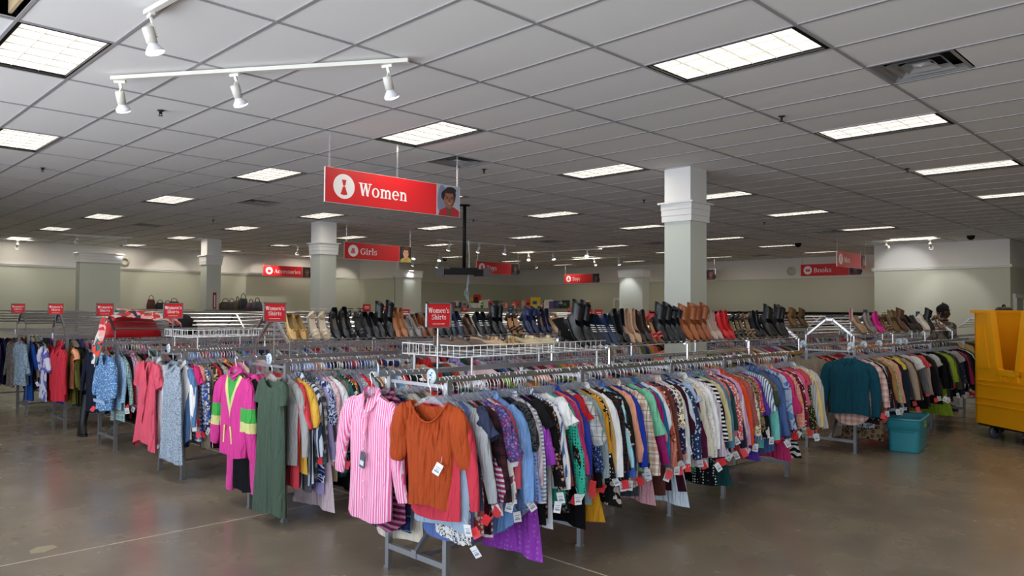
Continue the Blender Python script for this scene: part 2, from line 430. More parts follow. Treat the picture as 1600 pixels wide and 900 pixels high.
for n, ((i, j), hi) in enumerate(DIFF.items()):
    x = CX(i) + .3048; y = CY(j) + (.6096 + .3048 if hi else .3048)
    t = thing('air_diffuser', ['square silver air diffuser in the ceiling at the upper right', 'silver air diffuser beside the hanging Women sign', 'air diffuser over the left-hand column', 'dark flat air diffuser left of the first small light', 'dark air diffuser far back in the middle', 'dark air diffuser far back at the right', 'dark air diffuser beside the light before the Men sign', 'dark air diffuser behind the Toys sign'][n], 'vent', (x, y, CEIL), 0, 'ceiling air diffusers')
    obj('vanes', VANE, t); obj('centre_cone', CONE, t); obj('duct_back', PLEN, t)
# sprinklers
sp = MB(); sp.lathe([(.034, 0), (.03, -.006), (.012, -.008), (.01, -.035)], 10); sp.lathe([(.022, -.05), (.022, -.053)], 8); sp.bar((-.012, 0, -.008), (-.012, 0, -.05), .004, .006); sp.bar((.012, 0, -.008), (.012, 0, -.05), .004, .006)
SPR = sp.mesh('sprinkler_head', mat('sprinkler_dark', '3a3632', .4, metal=.6))
for n, (x, y) in enumerate(((2.70, 7.52), (2.71, 11.83), (6.9, 7.47), (6.99, 3.32), (10.68, 3.35), (6.9, 16.05), (6.97, 11.63), (10.65, 11.85), (10.69, 7.54), (15.09, 7.56))):
    tag(obj('sprinkler_head', SPR, None, (x, y, CEIL - .004)), 'small dark sprinkler head hanging from the pale ceiling tiles', 'sprinkler', 'ceiling sprinklers')
# camera domes
dmm = MB(); dmm.lathe([(.09, 0), (.09, -.03), (.075, -.07), (.04, -.1), (.004, -.108)], 14)
DOME = dmm.mesh('camera_dome', BLACK)
def onz(px, py, z):
    v = CAM_D + CAM_R * ((px - 800) / 1180.93) - CAM_U * ((py - 450) / 1180.93); return Vector((0, 0, 1.65)) + v * ((z - 1.65) / v.z)
for (px, py, lab) in ((1517, 368, 'black security camera dome above the white wall at the right'), (695, 404, 'black security camera dome behind the black ceiling mount'), (1247, 380, 'small black security camera dome left of the Men sign')):
    p = onz(px, py, CEIL); tag(obj('camera_dome', DOME, None, (p.x, p.y, CEIL - .004)), lab, 'camera', 'security camera domes')

# track lights ----------------------------------------------------------
TRK = mat('track_white', 'd9d7cf', .4); BULB = mat('bulb_glow', 'f4f4ff', .3, emit=6.0, emit_color='eef2ff'); BULBW = mat('bulb_white', 'e4e4ea', .35)
hmesh = MB(); hmesh.lathe([(.034, -.005), (.034, .09), (.028, .095)], 14); HEADME = hmesh.mesh('lamp_head', TRK)
YOKE = MB().bar((0, 0, .085), (0, .04, .11), .012, .02).bar((0, .04, .03), (0, .04, .16), .012, .024).box((0, .045, .165), (.09, .03, .02)).mesh('yoke', TRK)
BCONE = MB().lathe([(.026, .0), (.03, -.015), (.056, -.05), (.058, -.062)], 16).mesh('bulb', BULBW)
BFACE = MB().lathe([(.058, -.062), (.05, -.072), (.02, -.08)], 16).mesh('bulb_face', BULB)
def track(label, a, b, bulbs, aim=None, spot=SPOT_W, size=70):
    t = thing('track_light', label, 'light', (0, 0, 0), 0, 'white track lights')
    MB().bar(a, b, .036, .03).build('track_bar', TRK, t)
    a, b = Vector(a), Vector(b); ab = (b - a)
    for n, p in enumerate(bulbs):
        p = Vector(p); f = max(.03, min(.97, (p - a).dot(ab) / ab.length_squared)); q = a + ab * f; q.z -= .02
        ax = (q - p)
        if ax.length < .05: ax = Vector((0, 0, 1))
        d = -ax.normalized()
        if aim: d = (d + Vector(aim) * .8).normalized()
        R = d.to_track_quat('-Z', 'Y').to_matrix()
        c = q + Vector((0, 0, -.27)) - R @ Vector((0, 0.045, 0)) + (R @ Vector((0, 0, -.0))); c = q - R @ Vector((0, .045, .175))
        h = obj('lamp_head', HEADME, t); h.matrix_local = Matrix.Translation(c) @ R.to_4x4()
        for nm, me in (('bulb', BCONE), ('bulb_face', BFACE), ('yoke', YOKE)): obj(nm, me, h)
        sl = bpy.data.lights.new('track_spot', 'SPOT'); sl.energy = spot; sl.spot_size = radians(size); sl.spot_blend = .5; sl.color = (.95, .96, 1); sl.shadow_soft_size = .05
        so = bpy.data.objects.new('track_spot', sl); COL.objects.link(so); so.matrix_world = Matrix.Translation(c + d * .12) @ d.to_track_quat('-Z', 'Y').to_matrix().to_4x4()
zt = CEIL - .03
track('long white track light with three bulbs at the upper left', (2.0, 6.66, zt), (3.42, 4.55, zt), ((2.10, 6.70, 3.36), (2.70, 5.80, 3.36), (3.40, 4.74, 3.36)), aim=(.12, -.12, -.4))
track('short white track light cut off by the top edge', (1.70, 5.02, zt), (1.86, 3.0, zt), ((1.76, 4.96, 3.36),), aim=(.1, -.1, -.5))
track('white track light against the back wall above the wide column', (5.55, 22.0, zt), (7.1, 21.6, zt), ((5.9, 22.1, 3.36), (7.04, 22.0, 3.36)), aim=(0, 1.2, -.5))
track('white track light at the far left wall', (4.0, 24.7, zt), (5.6, 24.7, zt), ((5.1, 24.85, 3.36),), aim=(0, .5, -.9), spot=8)
track('white track light right behind the black ceiling mount', (12.9, 15.8, zt), (15.6, 15.5, zt), ((13.3, 15.75, 3.36), (14.3, 15.65, 3.36), (15.2, 15.5, 3.36)), aim=(0, .9, -.6))
track('white track light over the toy aisle facing the camera', (17.7, 17.5, zt), (18.1, 14.3, zt), ((17.75, 17.05, 3.36), (17.95, 16.1, 3.36), (17.95, 14.8, 3.36)), aim=(-.7, -.7, -.5))
track('white track light near the far corner of the room', (21.0, 20.3, zt), (21.35, 15.8, zt), ((21.1, 19.9, 3.36), (21.3, 17.15, 3.36), (21.3, 16.1, 3.36)), aim=(.9, 0, -.6))
track('white track light beside the photo end of the Girls sign', (14.5, 19.4, zt), (16.6, 19.5, zt), ((14.9, 19.45, 3.36), (16.0, 19.5, 3.36)), aim=(-.6, -.7, -.5))
track('white track light before the partition by the far pillar', (16.9, 22.5, zt), (19.0, 22.6, zt), ((17.3, 22.55, 3.36), (18.5, 22.6, 3.36)), aim=(0, 1.0, -.5))
track('white track light over the white wall at the right', (20.8, 7.4, zt), (20.95, 5.8, zt), ((21.05, 7.1, 3.36), (20.95, 6.05, 3.36)), aim=(1.2, 0, -.4))
track('white track light with one bulb left of the second column', (10.6, 20.4, zt), (12.0, 20.4, zt), ((11.35, 20.4, 3.36),), aim=(0, 1, -.5))
for n, x in enumerate((9.5, 12.8, 16.2)):
    so = bpy.data.lights.new('wall_washer', 'SPOT'); so.energy = SPOT_W; so.spot_size = radians(70); so.spot_blend = .5; so.color = (1, .93, .8)
    o = bpy.data.objects.new('wall_washer', so); COL.objects.link(o); o.location = (x, 24.4, 3.4); o.rotation_euler = (radians(52), 0, 0)
# emergency lights on the walls
em = MB().lathe([(.0, 0), (.16, .01), (.16, .05), (.1, .075)], 14, R=Matrix.Rotation(pi / 2, 3, 'X'), caps=False).mesh('wall_speaker', mat('speaker_beige', 'c8c4b4', .5))
for (p, rz, lab) in (((8.2, YB, 3.1), 0, 'round beige wall speaker right of the wide left column'), ((19.5, YB, 3.05), 0, 'round beige wall speaker beyond the far pillar'), ((XR, 21.6, 3.0), -pi / 2, 'round beige wall speaker near the far corner'), ((XR, 12.0, 3.1), -pi / 2, 'round beige wall speaker left of the Books sign')):
    o = tag(obj('wall_speaker', em, None, p), lab, 'speaker', 'round wall speakers'); o.rotation_euler = (0, 0, rz)
# ceiling mount with cables
t = thing('ceiling_mount', 'black ceiling screen mount on a pole with a wide crossbar', 'mount', (9.04, 10.3, 0))
MB().lathe([(.1, CEIL - .004), (.1, CEIL - .02), (.035, CEIL - .03)], 12).tube([(0, 0, CEIL - .02), (0, 0, 2.4)], .032, 10).build('pole', BLACK, t)
Rm = Matrix.Rotation(radians(-45), 3, 'Z')
m = MB(); m.box((0, 0, 2.33), (.95, .12, .1), Rm); m.box((.0, -.0, 2.39), (.5, .1, .03), Rm); m.build('crossbar', BLACK, t)
for s in (-1, 1): MB().box(tuple(Rm @ Vector((s * .42, -.03, 0)) + Vector((0, 0, 2.325))), (.13, .1, .14), Rm).build('bracket_plate', mat('black_plate', '08080a', .4), t)
MB().box(tuple(Rm @ Vector((.28, -.05, 0)) + Vector((0, 0, 2.27))), (.2, .04, .04), Rm).build('bracket_foot', BLACK, t)
for k in range(3):
    a = [(.05 + .012 * k, -.05, 2.9), (.07, -.06, 2.6), (.06 + .01 * k, -.06, 2.35), (.03 + .02 * k, -.05, 2.1), (.06 - .03 * k, -.05 + .02 * k, 1.95), (.08, -.04, 1.78), (.09 + .05 * k, -.06, 1.66)]
    MB().tube(a, .006, 5).build('cable', mat('cable_blue', '8fb0c8', .5) if k else mat('cable_grey', 'a8b4b8', .5), t)
# ================================================================ lettering (own serif strokes)
class Txt:
    def __init__(s): s.q = []
    def st(s, x0, y0, x1, y1, w):                       # straight stroke, horizontal width w
        s.q.append([(x0, y0), (x0 + w, y0), (x1 + w, y1), (x1, y1)])
    def hb(s, x0, x1, y, h=.05): s.q.append([(x0, y), (x1, y), (x1, y + h), (x0, y + h)])
    def ring(s, cx, cy, rx, ry, tx, ty, a0=0, a1=360, n=18):
        for k in range(n):
            a, b = radians(a0 + (a1 - a0) * k / n), radians(a0 + (a1 - a0) * (k + 1) / n)
            s.q.append([(cx + rx * cos(a), cy + ry * sin(a)), (cx + rx * cos(b), cy + ry * sin(b)), (cx + (rx - tx) * cos(b), cy + (ry - ty) * sin(b)), (cx + (rx - tx) * cos(a), cy + (ry - ty) * sin(a))])
def glyph(ch, T):
    """adds the glyph at x=0 and returns its advance; cap height .7, x height .5"""
    w = .115
    def arch(x, top=.5): T.ring(x + .13, top - .19, .15 + .03, .19, w, .08, 0, 150, 8); T.st(x + .31 - w, 0, x + .31 - w, top - .19, w); T.hb(x + .13, x + .35, 0, .045)
    if ch == 'W':
        T.st(.17, 0, .02, .68, .14); T.st(.19, 0, .36, .68, .07); T.st(.47, 0, .33, .68, .14); T.st(.49, 0, .66, .68, .07)
        T.hb(-.05, .24, .65); T.hb(.27, .5, .65); T.hb(.58, .8, .65); return .78
    if ch == 'o': T.ring(.25, .25, .25, .265, .12, .06); return .53
    if ch == 'm':
        T.st(.06, 0, .06, .5, w); T.hb(0, .06, .45); T.hb(0, .24, 0, .045); arch(.12); arch(.38); return .77
    if ch == 'n': T.st(.06, 0, .06, .5, w); T.hb(0, .06, .45); T.hb(0, .24, 0, .045); arch(.14); return .53
    if ch == 'h': T.st(.06, 0, .06, .75, w); T.hb(0, .06, .7); T.hb(0, .24, 0, .045); arch(.14); return .53
    if ch == 'e': T.ring(.24, .25, .24, .265, .12, .06, 0, 315); T.hb(.08, .46, .235, .05); return .5
    if ch == 'c': T.ring(.24, .25, .24, .265, .12, .06, 50, 315); T.q.append([(.34, .33), (.43, .33), (.43, .46), (.34, .46)]); return .47
    if ch == 'G': T.ring(.33, .34, .33, .36, .13, .06, 50, 330); T.st(.52, .05, .52, .32, .12); T.hb(.42, .7, .28); T.st(.54, .5, .54, .66, .06); return .73
    if ch == 'i': T.st(.07, 0, .07, .5, w); T.hb(0, .07, .45); T.hb(0, .25, 0, .045); T.ring(.12, .64, .075, .075, .07, .07); return .28
    if ch == 'l': T.st(.07, 0, .07, .75, w); T.hb(0, .07, .7); T.hb(0, .25, 0, .045); return .28
    if ch == 'r': T.st(.07, 0, .07, .5, w); T.hb(0, .07, .45); T.hb(0, .27, 0, .045); T.ring(.3, .33, .14, .18, .08, .09, 60, 170, 6); T.ring(.36, .42, .06, .06, .055, .055); return .43
    if ch == 's': T.ring(.19, .37, .17, .145, .09, .06, 30, 270, 9); T.ring(.21, .14, .18, .155, .09, .06, -150, 90, 9); T.st(.33, .35, .33, .49, .05); T.st(.02, .0, .02, .14, .05); return .42
    if ch == 'S': T.ring(.25, .52, .23, .195, .12, .06, 30, 270, 10); T.ring(.27, .19, .24, .205, .12, .06, -150, 90, 10); T.st(.42, .5, .42, .69, .06); T.st(.03, 0, .03, .2, .06); return .55
    if ch == 'A': T.st(.02, 0, .28, .7, .06); T.st(.5, 0, .27, .7, .14); T.hb(.14, .5, .2); T.hb(-.06, .18, 0); T.hb(.42, .74, 0); return .72
    if ch == 'T': T.st(.25, 0, .25, .7, .13); T.hb(0, .63, .64, .06); T.hb(.16, .47, 0); T.st(0, .5, 0, .66, .05); T.st(.58, .5, .58, .66, .05); return .63
    if ch == 'y': T.st(.2, 0, .04, .5, .13); T.st(.14, -.22, .4, .5, .065); T.hb(-.02, .22, .45); T.hb(.3, .54, .45); T.ring(.1, -.16, .07, .07, .065, .065); return .52
    if ch == 'B': T.st(.07, 0, .07, .7, .13); T.hb(0, .3, .65); T.hb(0, .3, 0); T.hb(.1, .32, .34); T.ring(.28, .52, .22, .18, .12, .05, -90, 90, 9); T.ring(.3, .195, .26, .195, .13, .05, -90, 90, 9); return .6
    if ch == 'k': T.st(.07, 0, .07, .75, w); T.hb(0, .07, .7); T.hb(0, .23, 0, .045); T.st(.17, .2, .38, .5, .06); T.st(.4, 0, .24, .3, .12); T.hb(.3, .52, .455, .045); T.hb(.34, .56, 0, .045); return .55
    if ch == 'M': T.st(.07, 0, .07, .7, .07); T.st(.35, .06, .08, .7, .14); T.st(.38, .06, .6, .7, .06); T.st(.6, 0, .6, .7, .14); T.hb(-.02, .22, 0); T.hb(.52, .82, 0); T.hb(0, .2, .65); T.hb(.6, .82, .65); return .84
    if ch == 't': T.st(.1, .08, .1, .64, w); T.hb(0, .3, .45); T.ring(.24, .13, .14, .14, .1, .06, 180, 290, 6); return .34
    if ch == "'": T.st(.05, .5, .03, .72, .09); return .18
    return .25
def text_mesh(mb, s, size, x, z, y, align='l', ymir=1):
    """writes S into MB in the xz plane facing -y"""
    parts = []; adv = 0
    for ch in s:
        T = Txt(); a = glyph(ch, T); parts.append((adv, T)); adv += a + .025
    k = size; off = {'l': 0, 'c': -adv / 2}[align]
    for ad, T in parts:
        for q in T.q:
            y -= 1.5e-5; mb.quad(*[(x + (p[0] + ad + off) * k, y, z + p[1] * k) for p in q])
    return adv * k
def ell(mb, cx, cz, rx, rz, y, n=20, a0=0, a1=360):
    mb.quad(*[(cx + rx * cos(radians(a0 + (a1 - a0) * k / n)), y, cz + rz * sin(radians(a0 + (a1 - a0) * k / n))) for k in range(n if a1 - a0 >= 360 else n + 1)])
RED = mat('sign_red', 'd3242c', .35); PRINT = mat('sign_print_white', 'f2eeee', .4); SLOT = mat('sign_edge', 'e6e2de', .4)
def icon(mb, kind, cx, cz, r, y):
    P = lambda *pts: mb.quad(*[(cx + a * r, y, cz + b * r) for a, b in pts])
    if kind == 'Women':
        P((-.22, .58), (-.08, .54), (0, .6), (.08, .54), (.22, .58), (.1, .06), (-.1, .06)); P((-.1, .0), (.1, .0), (.34, -.66), (0, -.74), (-.34, -.66))
    elif kind == 'Girls':
        P((-.28, .42), (.28, .42), (.28, .3), (-.28, .3))
        for k in range(4): P((-.28 + .14 * k, .26), (-.16 + .14 * k, .26), (-.3 + .26 * k - .02 * 1, -.5), (-.52 + .26 * k, -.5))
    elif kind == 'Accessories': P((-.5, .2), (.5, .2), (.38, -.45), (-.38, -.45)); P((-.3, .2), (-.2, .5), (.2, .5), (.3, .2), (.2, .2), (.14, .4), (-.14, .4), (-.2, .2))
    elif kind == 'Toys':
        P((-.45, -.4), (.45, -.4), (.4, .05), (-.4, .05)); ell(mb, cx, cz + .28 * r, .26 * r, .26 * r, y, 12)
    elif kind == 'Books': P((-.5, .35), (-.03, .22), (-.03, -.4), (-.5, -.3)); P((.5, .35), (.03, .22), (.03, -.4), (.5, -.3))
    elif kind == 'Men': P((-.2, .6), (.2, .6), (.1, .4), (.14, -.3), (0, -.6), (-.14, -.3), (-.1, .4))
SKINS = {'Women': ('8a5a48', '241a1c', 'a81a2a', '9aa4b6'), 'Girls': ('d8a890', '5a3624', 'b9b04a', '2e2020'), 'Accessories': ('5a3a30', '1c1414', '333338', '3a3436'),
         'Toys': ('6b4636', '17131a', '4a4a6a', '2b2a3c'), 'Books': ('6a4850', '2a2028', '55303a', '4a4458'), 'Men': ('8a5c48', '2a2020', '9a2a2a', '8890a0')}
def portrait(t, kind, x0, x1, z0, z1, y):
    sk, ha, cl, bg = [mat('print_%s_%d' % (kind, k), c, .45) for k, c in enumerate(SKINS[kind])]
    mb = MB(); w, h = x1 - x0, z1 - z0; cx = x0 + w * .52
    mb.cur = 3; mb.quad((x0, y, z0), (x1, y, z0), (x1, y, z1), (x0, y, z1))
    dep = [0.0003]
    def nxt(): dep[0] += .00016; return dep[0]
    def e(c, x, z, rx, rz, d, n=22): mb.cur = c; ell(mb, cx + x * w, z0 + z * h, rx * w, rz * h, y - nxt(), n)
    P = lambda c, d, pts: (setattr(mb, 'cur', c), mb.quad(*[(cx + a * w, y - nxt(), z0 + b * h) for a, b in pts]))
    e(7, -.3, .5, .2, .5, .0004)
    e(1, .02, .72, .29, .2, .0006); e(1, -.22, .66, .12, .15, .0007); e(1, .2, .62, .09, .18, .0007); e(1, .08, .86, .24, .11, .0007)
    P(2, .0008, ((-.46, 0), (.46, 0), (.46, .2), (.22, .31), (-.16, .28), (-.4, .16)))
    P(4, .001, ((-.1, .02), (.12, .02), (.17, .36), (-.13, .36)))
    e(0, .01, .545, .235, .275, .0012); e(0, .01, .42, .19, .17, .0012)
    P(4, .0014, ((.08, .29), (.19, .38), (.245, .55), (.22, .7), (.17, .6), (.14, .42)))
    e(1, .0, .81, .2, .065, .0016); e(1, -.22, .72, .05, .12, .0016); e(1, .24, .7, .05, .14, .0016)
    for s in (-1, 1):
        e(4, .01 + s * .1, .588, .065, .028, .0017, 10); e(1, .01 + s * .1, .585, .038, .012, .0018, 8); e(1, .01 + s * .105, .632, .06, .008, .0018, 8)
        e(8, .01 + s * .11, .49, .05, .03, .0016, 10)
    P(4, .0018, ((-.0, .58), (.03, .58), (.055, .495), (.01, .475), (-.035, .495)))
    P(5, .0019, ((-.08, .435), (.0, .42), (.1, .435), (.06, .40), (.01, .392), (-.045, .40))); P(6, .0021, ((-.068, .43), (.0, .418), (.088, .43), (.05, .406), (.01, .400), (-.035, .406)))
    if kind in ('Accessories', 'Books', 'Toys'): e(1, .38, .3, .2, .22, .0015, 12)
    mb.build('portrait_print', [sk, ha, cl, bg, mat('print_shade_' + kind, {'Girls': 'c08a74'}.get(kind, '6a4236'), .5), mat('print_lip_' + kind, {'Girls': 'b06a62'}.get(kind, '7c4238'), .5), mat('print_teeth', 'cdbcb2', .5), mat('print_bg_dark_' + kind, {'Women': '6c7690'}.get(kind, '241e22'), .5), mat('print_cheek_' + kind, {'Girls': 'e4a898'}.get(kind, '9a6a56'), .5)], t)
def hang_sign(kind, x, y, rot, label, word=True, chains=(.03, .5, .98), photo=True):
    """sign 1.9 x .39 m with its left end at (x, y); rot 0 runs along +X facing -Y"""
    Z0, Z1, L, TH = 2.79, 3.17, 1.9, .02
    t = thing('department_sign', label, 'sign', (x, y, 0), rot)
    MB().box2((0, 0, Z0), (L, TH, Z1)).build('board', SLOT, t)
    m = MB(); m.quad((.004, -.001, Z0 + .003), (1.53, -.001, Z0 + .003), (1.53, -.001, Z1 - .003), (.004, -.001, Z1 - .003)); m.build('red_face', RED, t)
    if photo: portrait(t, kind, 1.535, 1.895, Z0 + .003, Z1 - .003, -.001)
    m = MB(); m.quad((L - .004, TH + .001, Z0 + .003), (.004, TH + .001, Z0 + .003), (.004, TH + .001, Z1 - .003), (L - .004, TH + .001, Z1 - .003)); m.build('red_back', RED, t)
    m = MB(); ell(m, .235, (Z0 + Z1) / 2, .135, .135, -.002, 32); m.build('icon_disc', PRINT, t)
    m = MB(); icon(m, kind, .235, (Z0 + Z1) / 2, .13, -.0032); m.build('icon', RED, t)
    if word:
        m = MB(); text_mesh(m, kind, .205 if kind != 'Accessories' else .19, .43, Z0 + .115, -.0025); m.build('lettering', PRINT, t)
    for f in chains:
        m = MB(); n = 14; h = (CEIL - Z1) / n
        for k in range(n):
            z = Z1 + h * k; a = .5 if k % 2 else 0
            m.tube([(L * f + (.008 * (1 - k % 2)), TH / 2 + .008 * (k % 2), z - .003), (L * f + .008 * (1 - k % 2), TH / 2 + .008 * (k % 2), z + h + .003)], .0025, 4)
            m.tube([(L * f - (.008 * (1 - k % 2)), TH / 2 - .008 * (k % 2), z - .003), (L * f - .008 * (1 - k % 2), TH / 2 - .008 * (k % 2), z + h + .003)], .0025, 4)
        m.build('chain', CHROME, t)
hang_sign('Women', 4.25, 7.1, 0, 'large red hanging sign reading Women with a portrait photo at its end')
hang_sign('Girls', 9.38, 14.8, 0, 'red hanging sign reading Girls with a skirt icon beside the second column', chains=(.03, .98))
hang_sign('Accessories', 12.55, 25.0, 0, 'red hanging sign reading Accessories before the back wall', chains=(.03, .98))
hang_sign('Toys', 15.87, 17.5, 0, 'red hanging sign reading Toys partly hidden behind the black mount', chains=(.03, .98))
hang_sign('Toys', 24.4, 21.3, -pi / 2, 'small red hanging sign reading Toys near the far corner', chains=(.02, .98))
hang_sign('Books', 23.75, 10.66, -pi / 2, 'dim red hanging sign reading Books before the right back wall', chains=(.03, .98))
hang_sign('Men', 18.93, 7.57, 0, 'red hanging sign reading Men in front of the Books sign', chains=(.02, .98))
hang_sign('Books', 24.4, 16.0, -pi / 2, 'hanging sign mostly hidden by the near column, only its dark photo end showing', word=False, chains=(.98,))

# rack-top card signs ----------------------------------------------------
FRAME = mat('sign_frame_grey', '8b8b8e', .35, metal=.6); POLE = mat('pole_silver', 'c9c9cc', .3, metal=.8); DISC = mat('disc_pale', 'c6d6e2', .35); INK = mat('disc_ink', '42586c', .5)
def disc_mesh():
    m = MB(); m.lathe([(.0, -.002), (.043, -.002), (.043, .002), (0, .002)], 22, R=Matrix.Rotation(pi / 2, 3, 'Y'), caps=False)
    return m.mesh('size_disc', DISC)
DISCME = disc_mesh()
im = MB()
for (y, z, a, b) in ((-.006, .02, .012, .008), (.006, .006, .018, .01), (-.004, -.008, .014, .008), (.008, -.02, .008, .008)):
    im.box((-.003, y, z), (.0012, a, b)); im.box((.003, -y, z), (.0012, a, b))
INKME = im.mesh('printed_size', INK)
def size_disc(x, y, z, label, group, rot=0):
    d = tag(obj('size_disc', DISCME, None, (x, y, z), (0, 0, rot)), label, 'marker', group)
    obj('printed_size', INKME, d); return d
def card_sign(x, y, z0, label, rot=0.0, w=.185, h=.15, zc=1.54, full=True):
    t = thing('card_sign', label, 'sign', (x, y, 0), rot)
    MB().bar((0, .004, z0), (0, .004, zc + .01), .007, .007).build('pole', POLE, t)
    m = MB(); e = .008
    m.box((0, 0, zc + e / 2), (w, .014, e)); m.box((0, 0, zc + h - e / 2), (w, .014, e))
    for s in (-1, 1): m.box((s * (w / 2 - e / 2), 0, zc + h / 2), (e, .014, h))
    m.build('frame', FRAME, t)
    MB().box((0, 0, zc + h / 2), (w - .012, .004, h - .012)).build('red_card', RED, t)
    if full:
        m = MB(); text_mesh(m, "Women's", .04, 0, zc + h * .60, -.003, 'c'); text_mesh(m, 'Shirts', .04, 0, zc + h * .34, -.003, 'c')
        for k in range(9): m.quad((-.045 + .01 * k, -.003, zc + h * .16), (-.038 + .01 * k, -.003, zc + h * .16), (-.038 + .01 * k, -.003, zc + h * .185), (-.045 + .01 * k, -.003, zc + h * .185))
        m.build('lettering', PRINT, t)
    return t
ROWN = ['front', 'second', 'third', 'fourth', 'fifth', 'sixth', 'seventh']
YC = [3.725, 5.69, 7.69, 9.69, 11.7, 13.75, 15.8]
for k in range(7):
    y = YC[k] - .285 - .03
    card_sign(2.80, y, 1.25, "red card reading Women's Shirts on a pole at the end of the %s rack" % ROWN[k], zc=1.545 if k else 1.54)
    size_disc(2.775, y + .03, 1.262, 'round pale size marker under the red card of the %s rack' % ROWN[k], 'round size markers at the rack ends')
# ================================================================ racks
RAILZ = 1.235
LEGME = MB().box((0, 0, .615), (.034, .034, 1.23)).box((0, 0, .006), (.045, .045, .012)).mesh('leg', STEEL)
ENDBAR = MB().box((0, 0, .14), (.03, .54, .034)).mesh('end_bar', STEEL)
BRACE = MB().bar((0, 0, .16), (.42, 0, .60), .022, .03).box((-.018, 0, .15), (.008, .045, .05)).mesh('brace', STEEL)
def legs_rack(name, label, x0, x1, yc, legs, apex=None, group='clothes racks in rows'):
    t = thing(name, label, 'rack', (x0, yc, 0), 0, group)
    for lx in legs:
        for s in (-1, 1): obj('leg', LEGME, t, (lx - x0, s * .285, 0))
        obj('end_bar', ENDBAR, t, (lx - x0, 0, 0))
        MB().box((0, 0, 1.19), (.016, .57, .02)).build('cross_bar', STEEL, t, (lx - x0, 0, 0))
    obj('brace', BRACE, t, (legs[0] - x0, 0, 0))
    MB().bar((legs[0] - x0, 0, .13), (legs[-1] - x0, 0, .13), .026, .026).build('stretcher', STEEL, t)
    for s in (-1, 1):
        MB().bar((0, s * .285, RAILZ), (x1 - x0, s * .285, RAILZ), .026, .034).build('rail', CHROME, t)
    return t
def a_shelf(t, x0, a, b, step=1.2, slats=6):
    """slanted two-sided display shelf from X=a to b (world) on rack T whose origin is X=x0"""
    a -= x0; b -= x0; n = max(1, round((b - a) / step)); zb, za = 1.375, 1.56; yb, ya = .27, .04
    for k in range(n + 1):
        x = a + (b - a) * k / n
        for s in (-1, 1):
            MB().bar((x, s * .285, 1.25), (x, s * .285, 1.375), .014, .014).build('post', CHROME, t)
            MB().bar((x, s * yb, zb), (x, s * ya, za), .022, .022).build('shelf_arm', CHROME, t)
        MB().bar((x, -ya - .01, za), (x, ya + .01, za), .022, .022).build('shelf_arm', CHROME, t)
    for s in (-1, 1):
        for k in range(slats):
            f = k / (slats - 1); y = yb + (ya - yb) * f; z = zb + (za - zb) * f
            MB().bar((a, s * y, z + .012), (b, s * y, z + .012), .016 if k else .01, .006, up=(0, s * .63, .78)).build('shelf_slat', CHROME, t)
        MB().bar((a, s * (yb + .02), zb + .03), (b, s * (yb + .02), zb + .03), .006, .006).build('shelf_lip', CHROME, t)
def basket(t, x0, a, b, y0, y1, z0=1.362, z1=1.43):
    a -= x0; b -= x0
    m = MB(); r = .0026
    for z in (z0, z1): m.tube([(a, y0, z), (b, y0, z), (b, y1, z), (a, y1, z)], .004, 5, closed=True)
    n = int((b - a) / .055)
    for k in range(n + 1):
        x = a + (b - a) * k / n
        if k % 4 == 0: m.tube([(x, y0, z1), (x, y0, z0), (x, y1, z0), (x, y1, z1)], r, 4)
        else: m.tube([(x, y0, z1), (x, y0, z0)], r, 4); m.tube([(x, y1, z0), (x, y1, z1)], r, 4)
    n = int((y1 - y0) / .055)
    for k in range(1, n):
        y = y0 + (y1 - y0) * k / n
        m.tube([(a, y, z1), (a, y, z0)], r, 4); m.tube([(b, y, z1), (b, y, z0)], r, 4)
        if k % 3 == 0: m.tube([(a, y, z0), (b, y, z0)], r, 4)
    m.build('wire_basket', WIRE, t)
    for x in (a + .1, b - .1):
        for y in (y0, y1): MB().bar((x, y, 1.25), (x, y, z0), .009, .009).build('post', WIRE, t)
R0 = legs_rack('clothes_rack', 'front steel clothes rack with a white wire basket and shoe shelf on top', 2.78, 7.72, YC[0], (2.90, 4.12, 5.25, 6.09, 7.34))
a_shelf(R0, 2.78, 4.45, 7.62, 1.06); basket(R0, 2.78, 2.99, 4.40, -.285, .285)
R1 = legs_rack('clothes_rack', 'second steel clothes rack with shoes on a slanted shelf, behind the front rack', 2.78, 7.72, YC[1], (2.92, 4.15, 5.3, 6.1, 7.35))
a_shelf(R1, 2.78, 2.95, 7.6, 1.16)
R2 = legs_rack('clothes_rack', 'third steel clothes rack with an empty wire basket at its end', 2.78, 7.72, YC[2], (2.93, 4.15, 5.3, 6.1, 7.35))
basket(R2, 2.78, 2.95, 3.85, -.285, .285); a_shelf(R2, 2.78, 3.9, 7.6, 1.23)
for k in range(3, 7):
    r = legs_rack('clothes_rack', '%s steel clothes rack with empty chrome display shelf, counted from the front' % ROWN[k], 2.78, 7.72, YC[k], (2.95, 4.15, 5.3, 6.1, 7.35))
    a_shelf(r, 2.78, 2.92, 7.6, 1.56, 5)
RB0 = legs_rack('clothes_rack', 'steel clothes rack behind the teal tub with shoes on its slanted shelf', 8.93, 13.8, YC[0], (9.1, 10.4, 11.9, 13.55))
a_shelf(RB0, 8.93, 9.08, 12.95, 1.3)
YCB = YC + [17.8]
ORDB = ['first', 'second', 'third', 'fourth', 'fifth', 'sixth', 'seventh', 'eighth']
for k in range(1, 8):
    r = legs_rack('clothes_rack', '%s steel rack of the middle block, counted back from the teal tub' % ORDB[k], 8.93, 13.8, YCB[k], (9.1, 11.3, 13.55))
    a_shelf(r, 8.93, 9.08, 13.6, 2.26, 5)
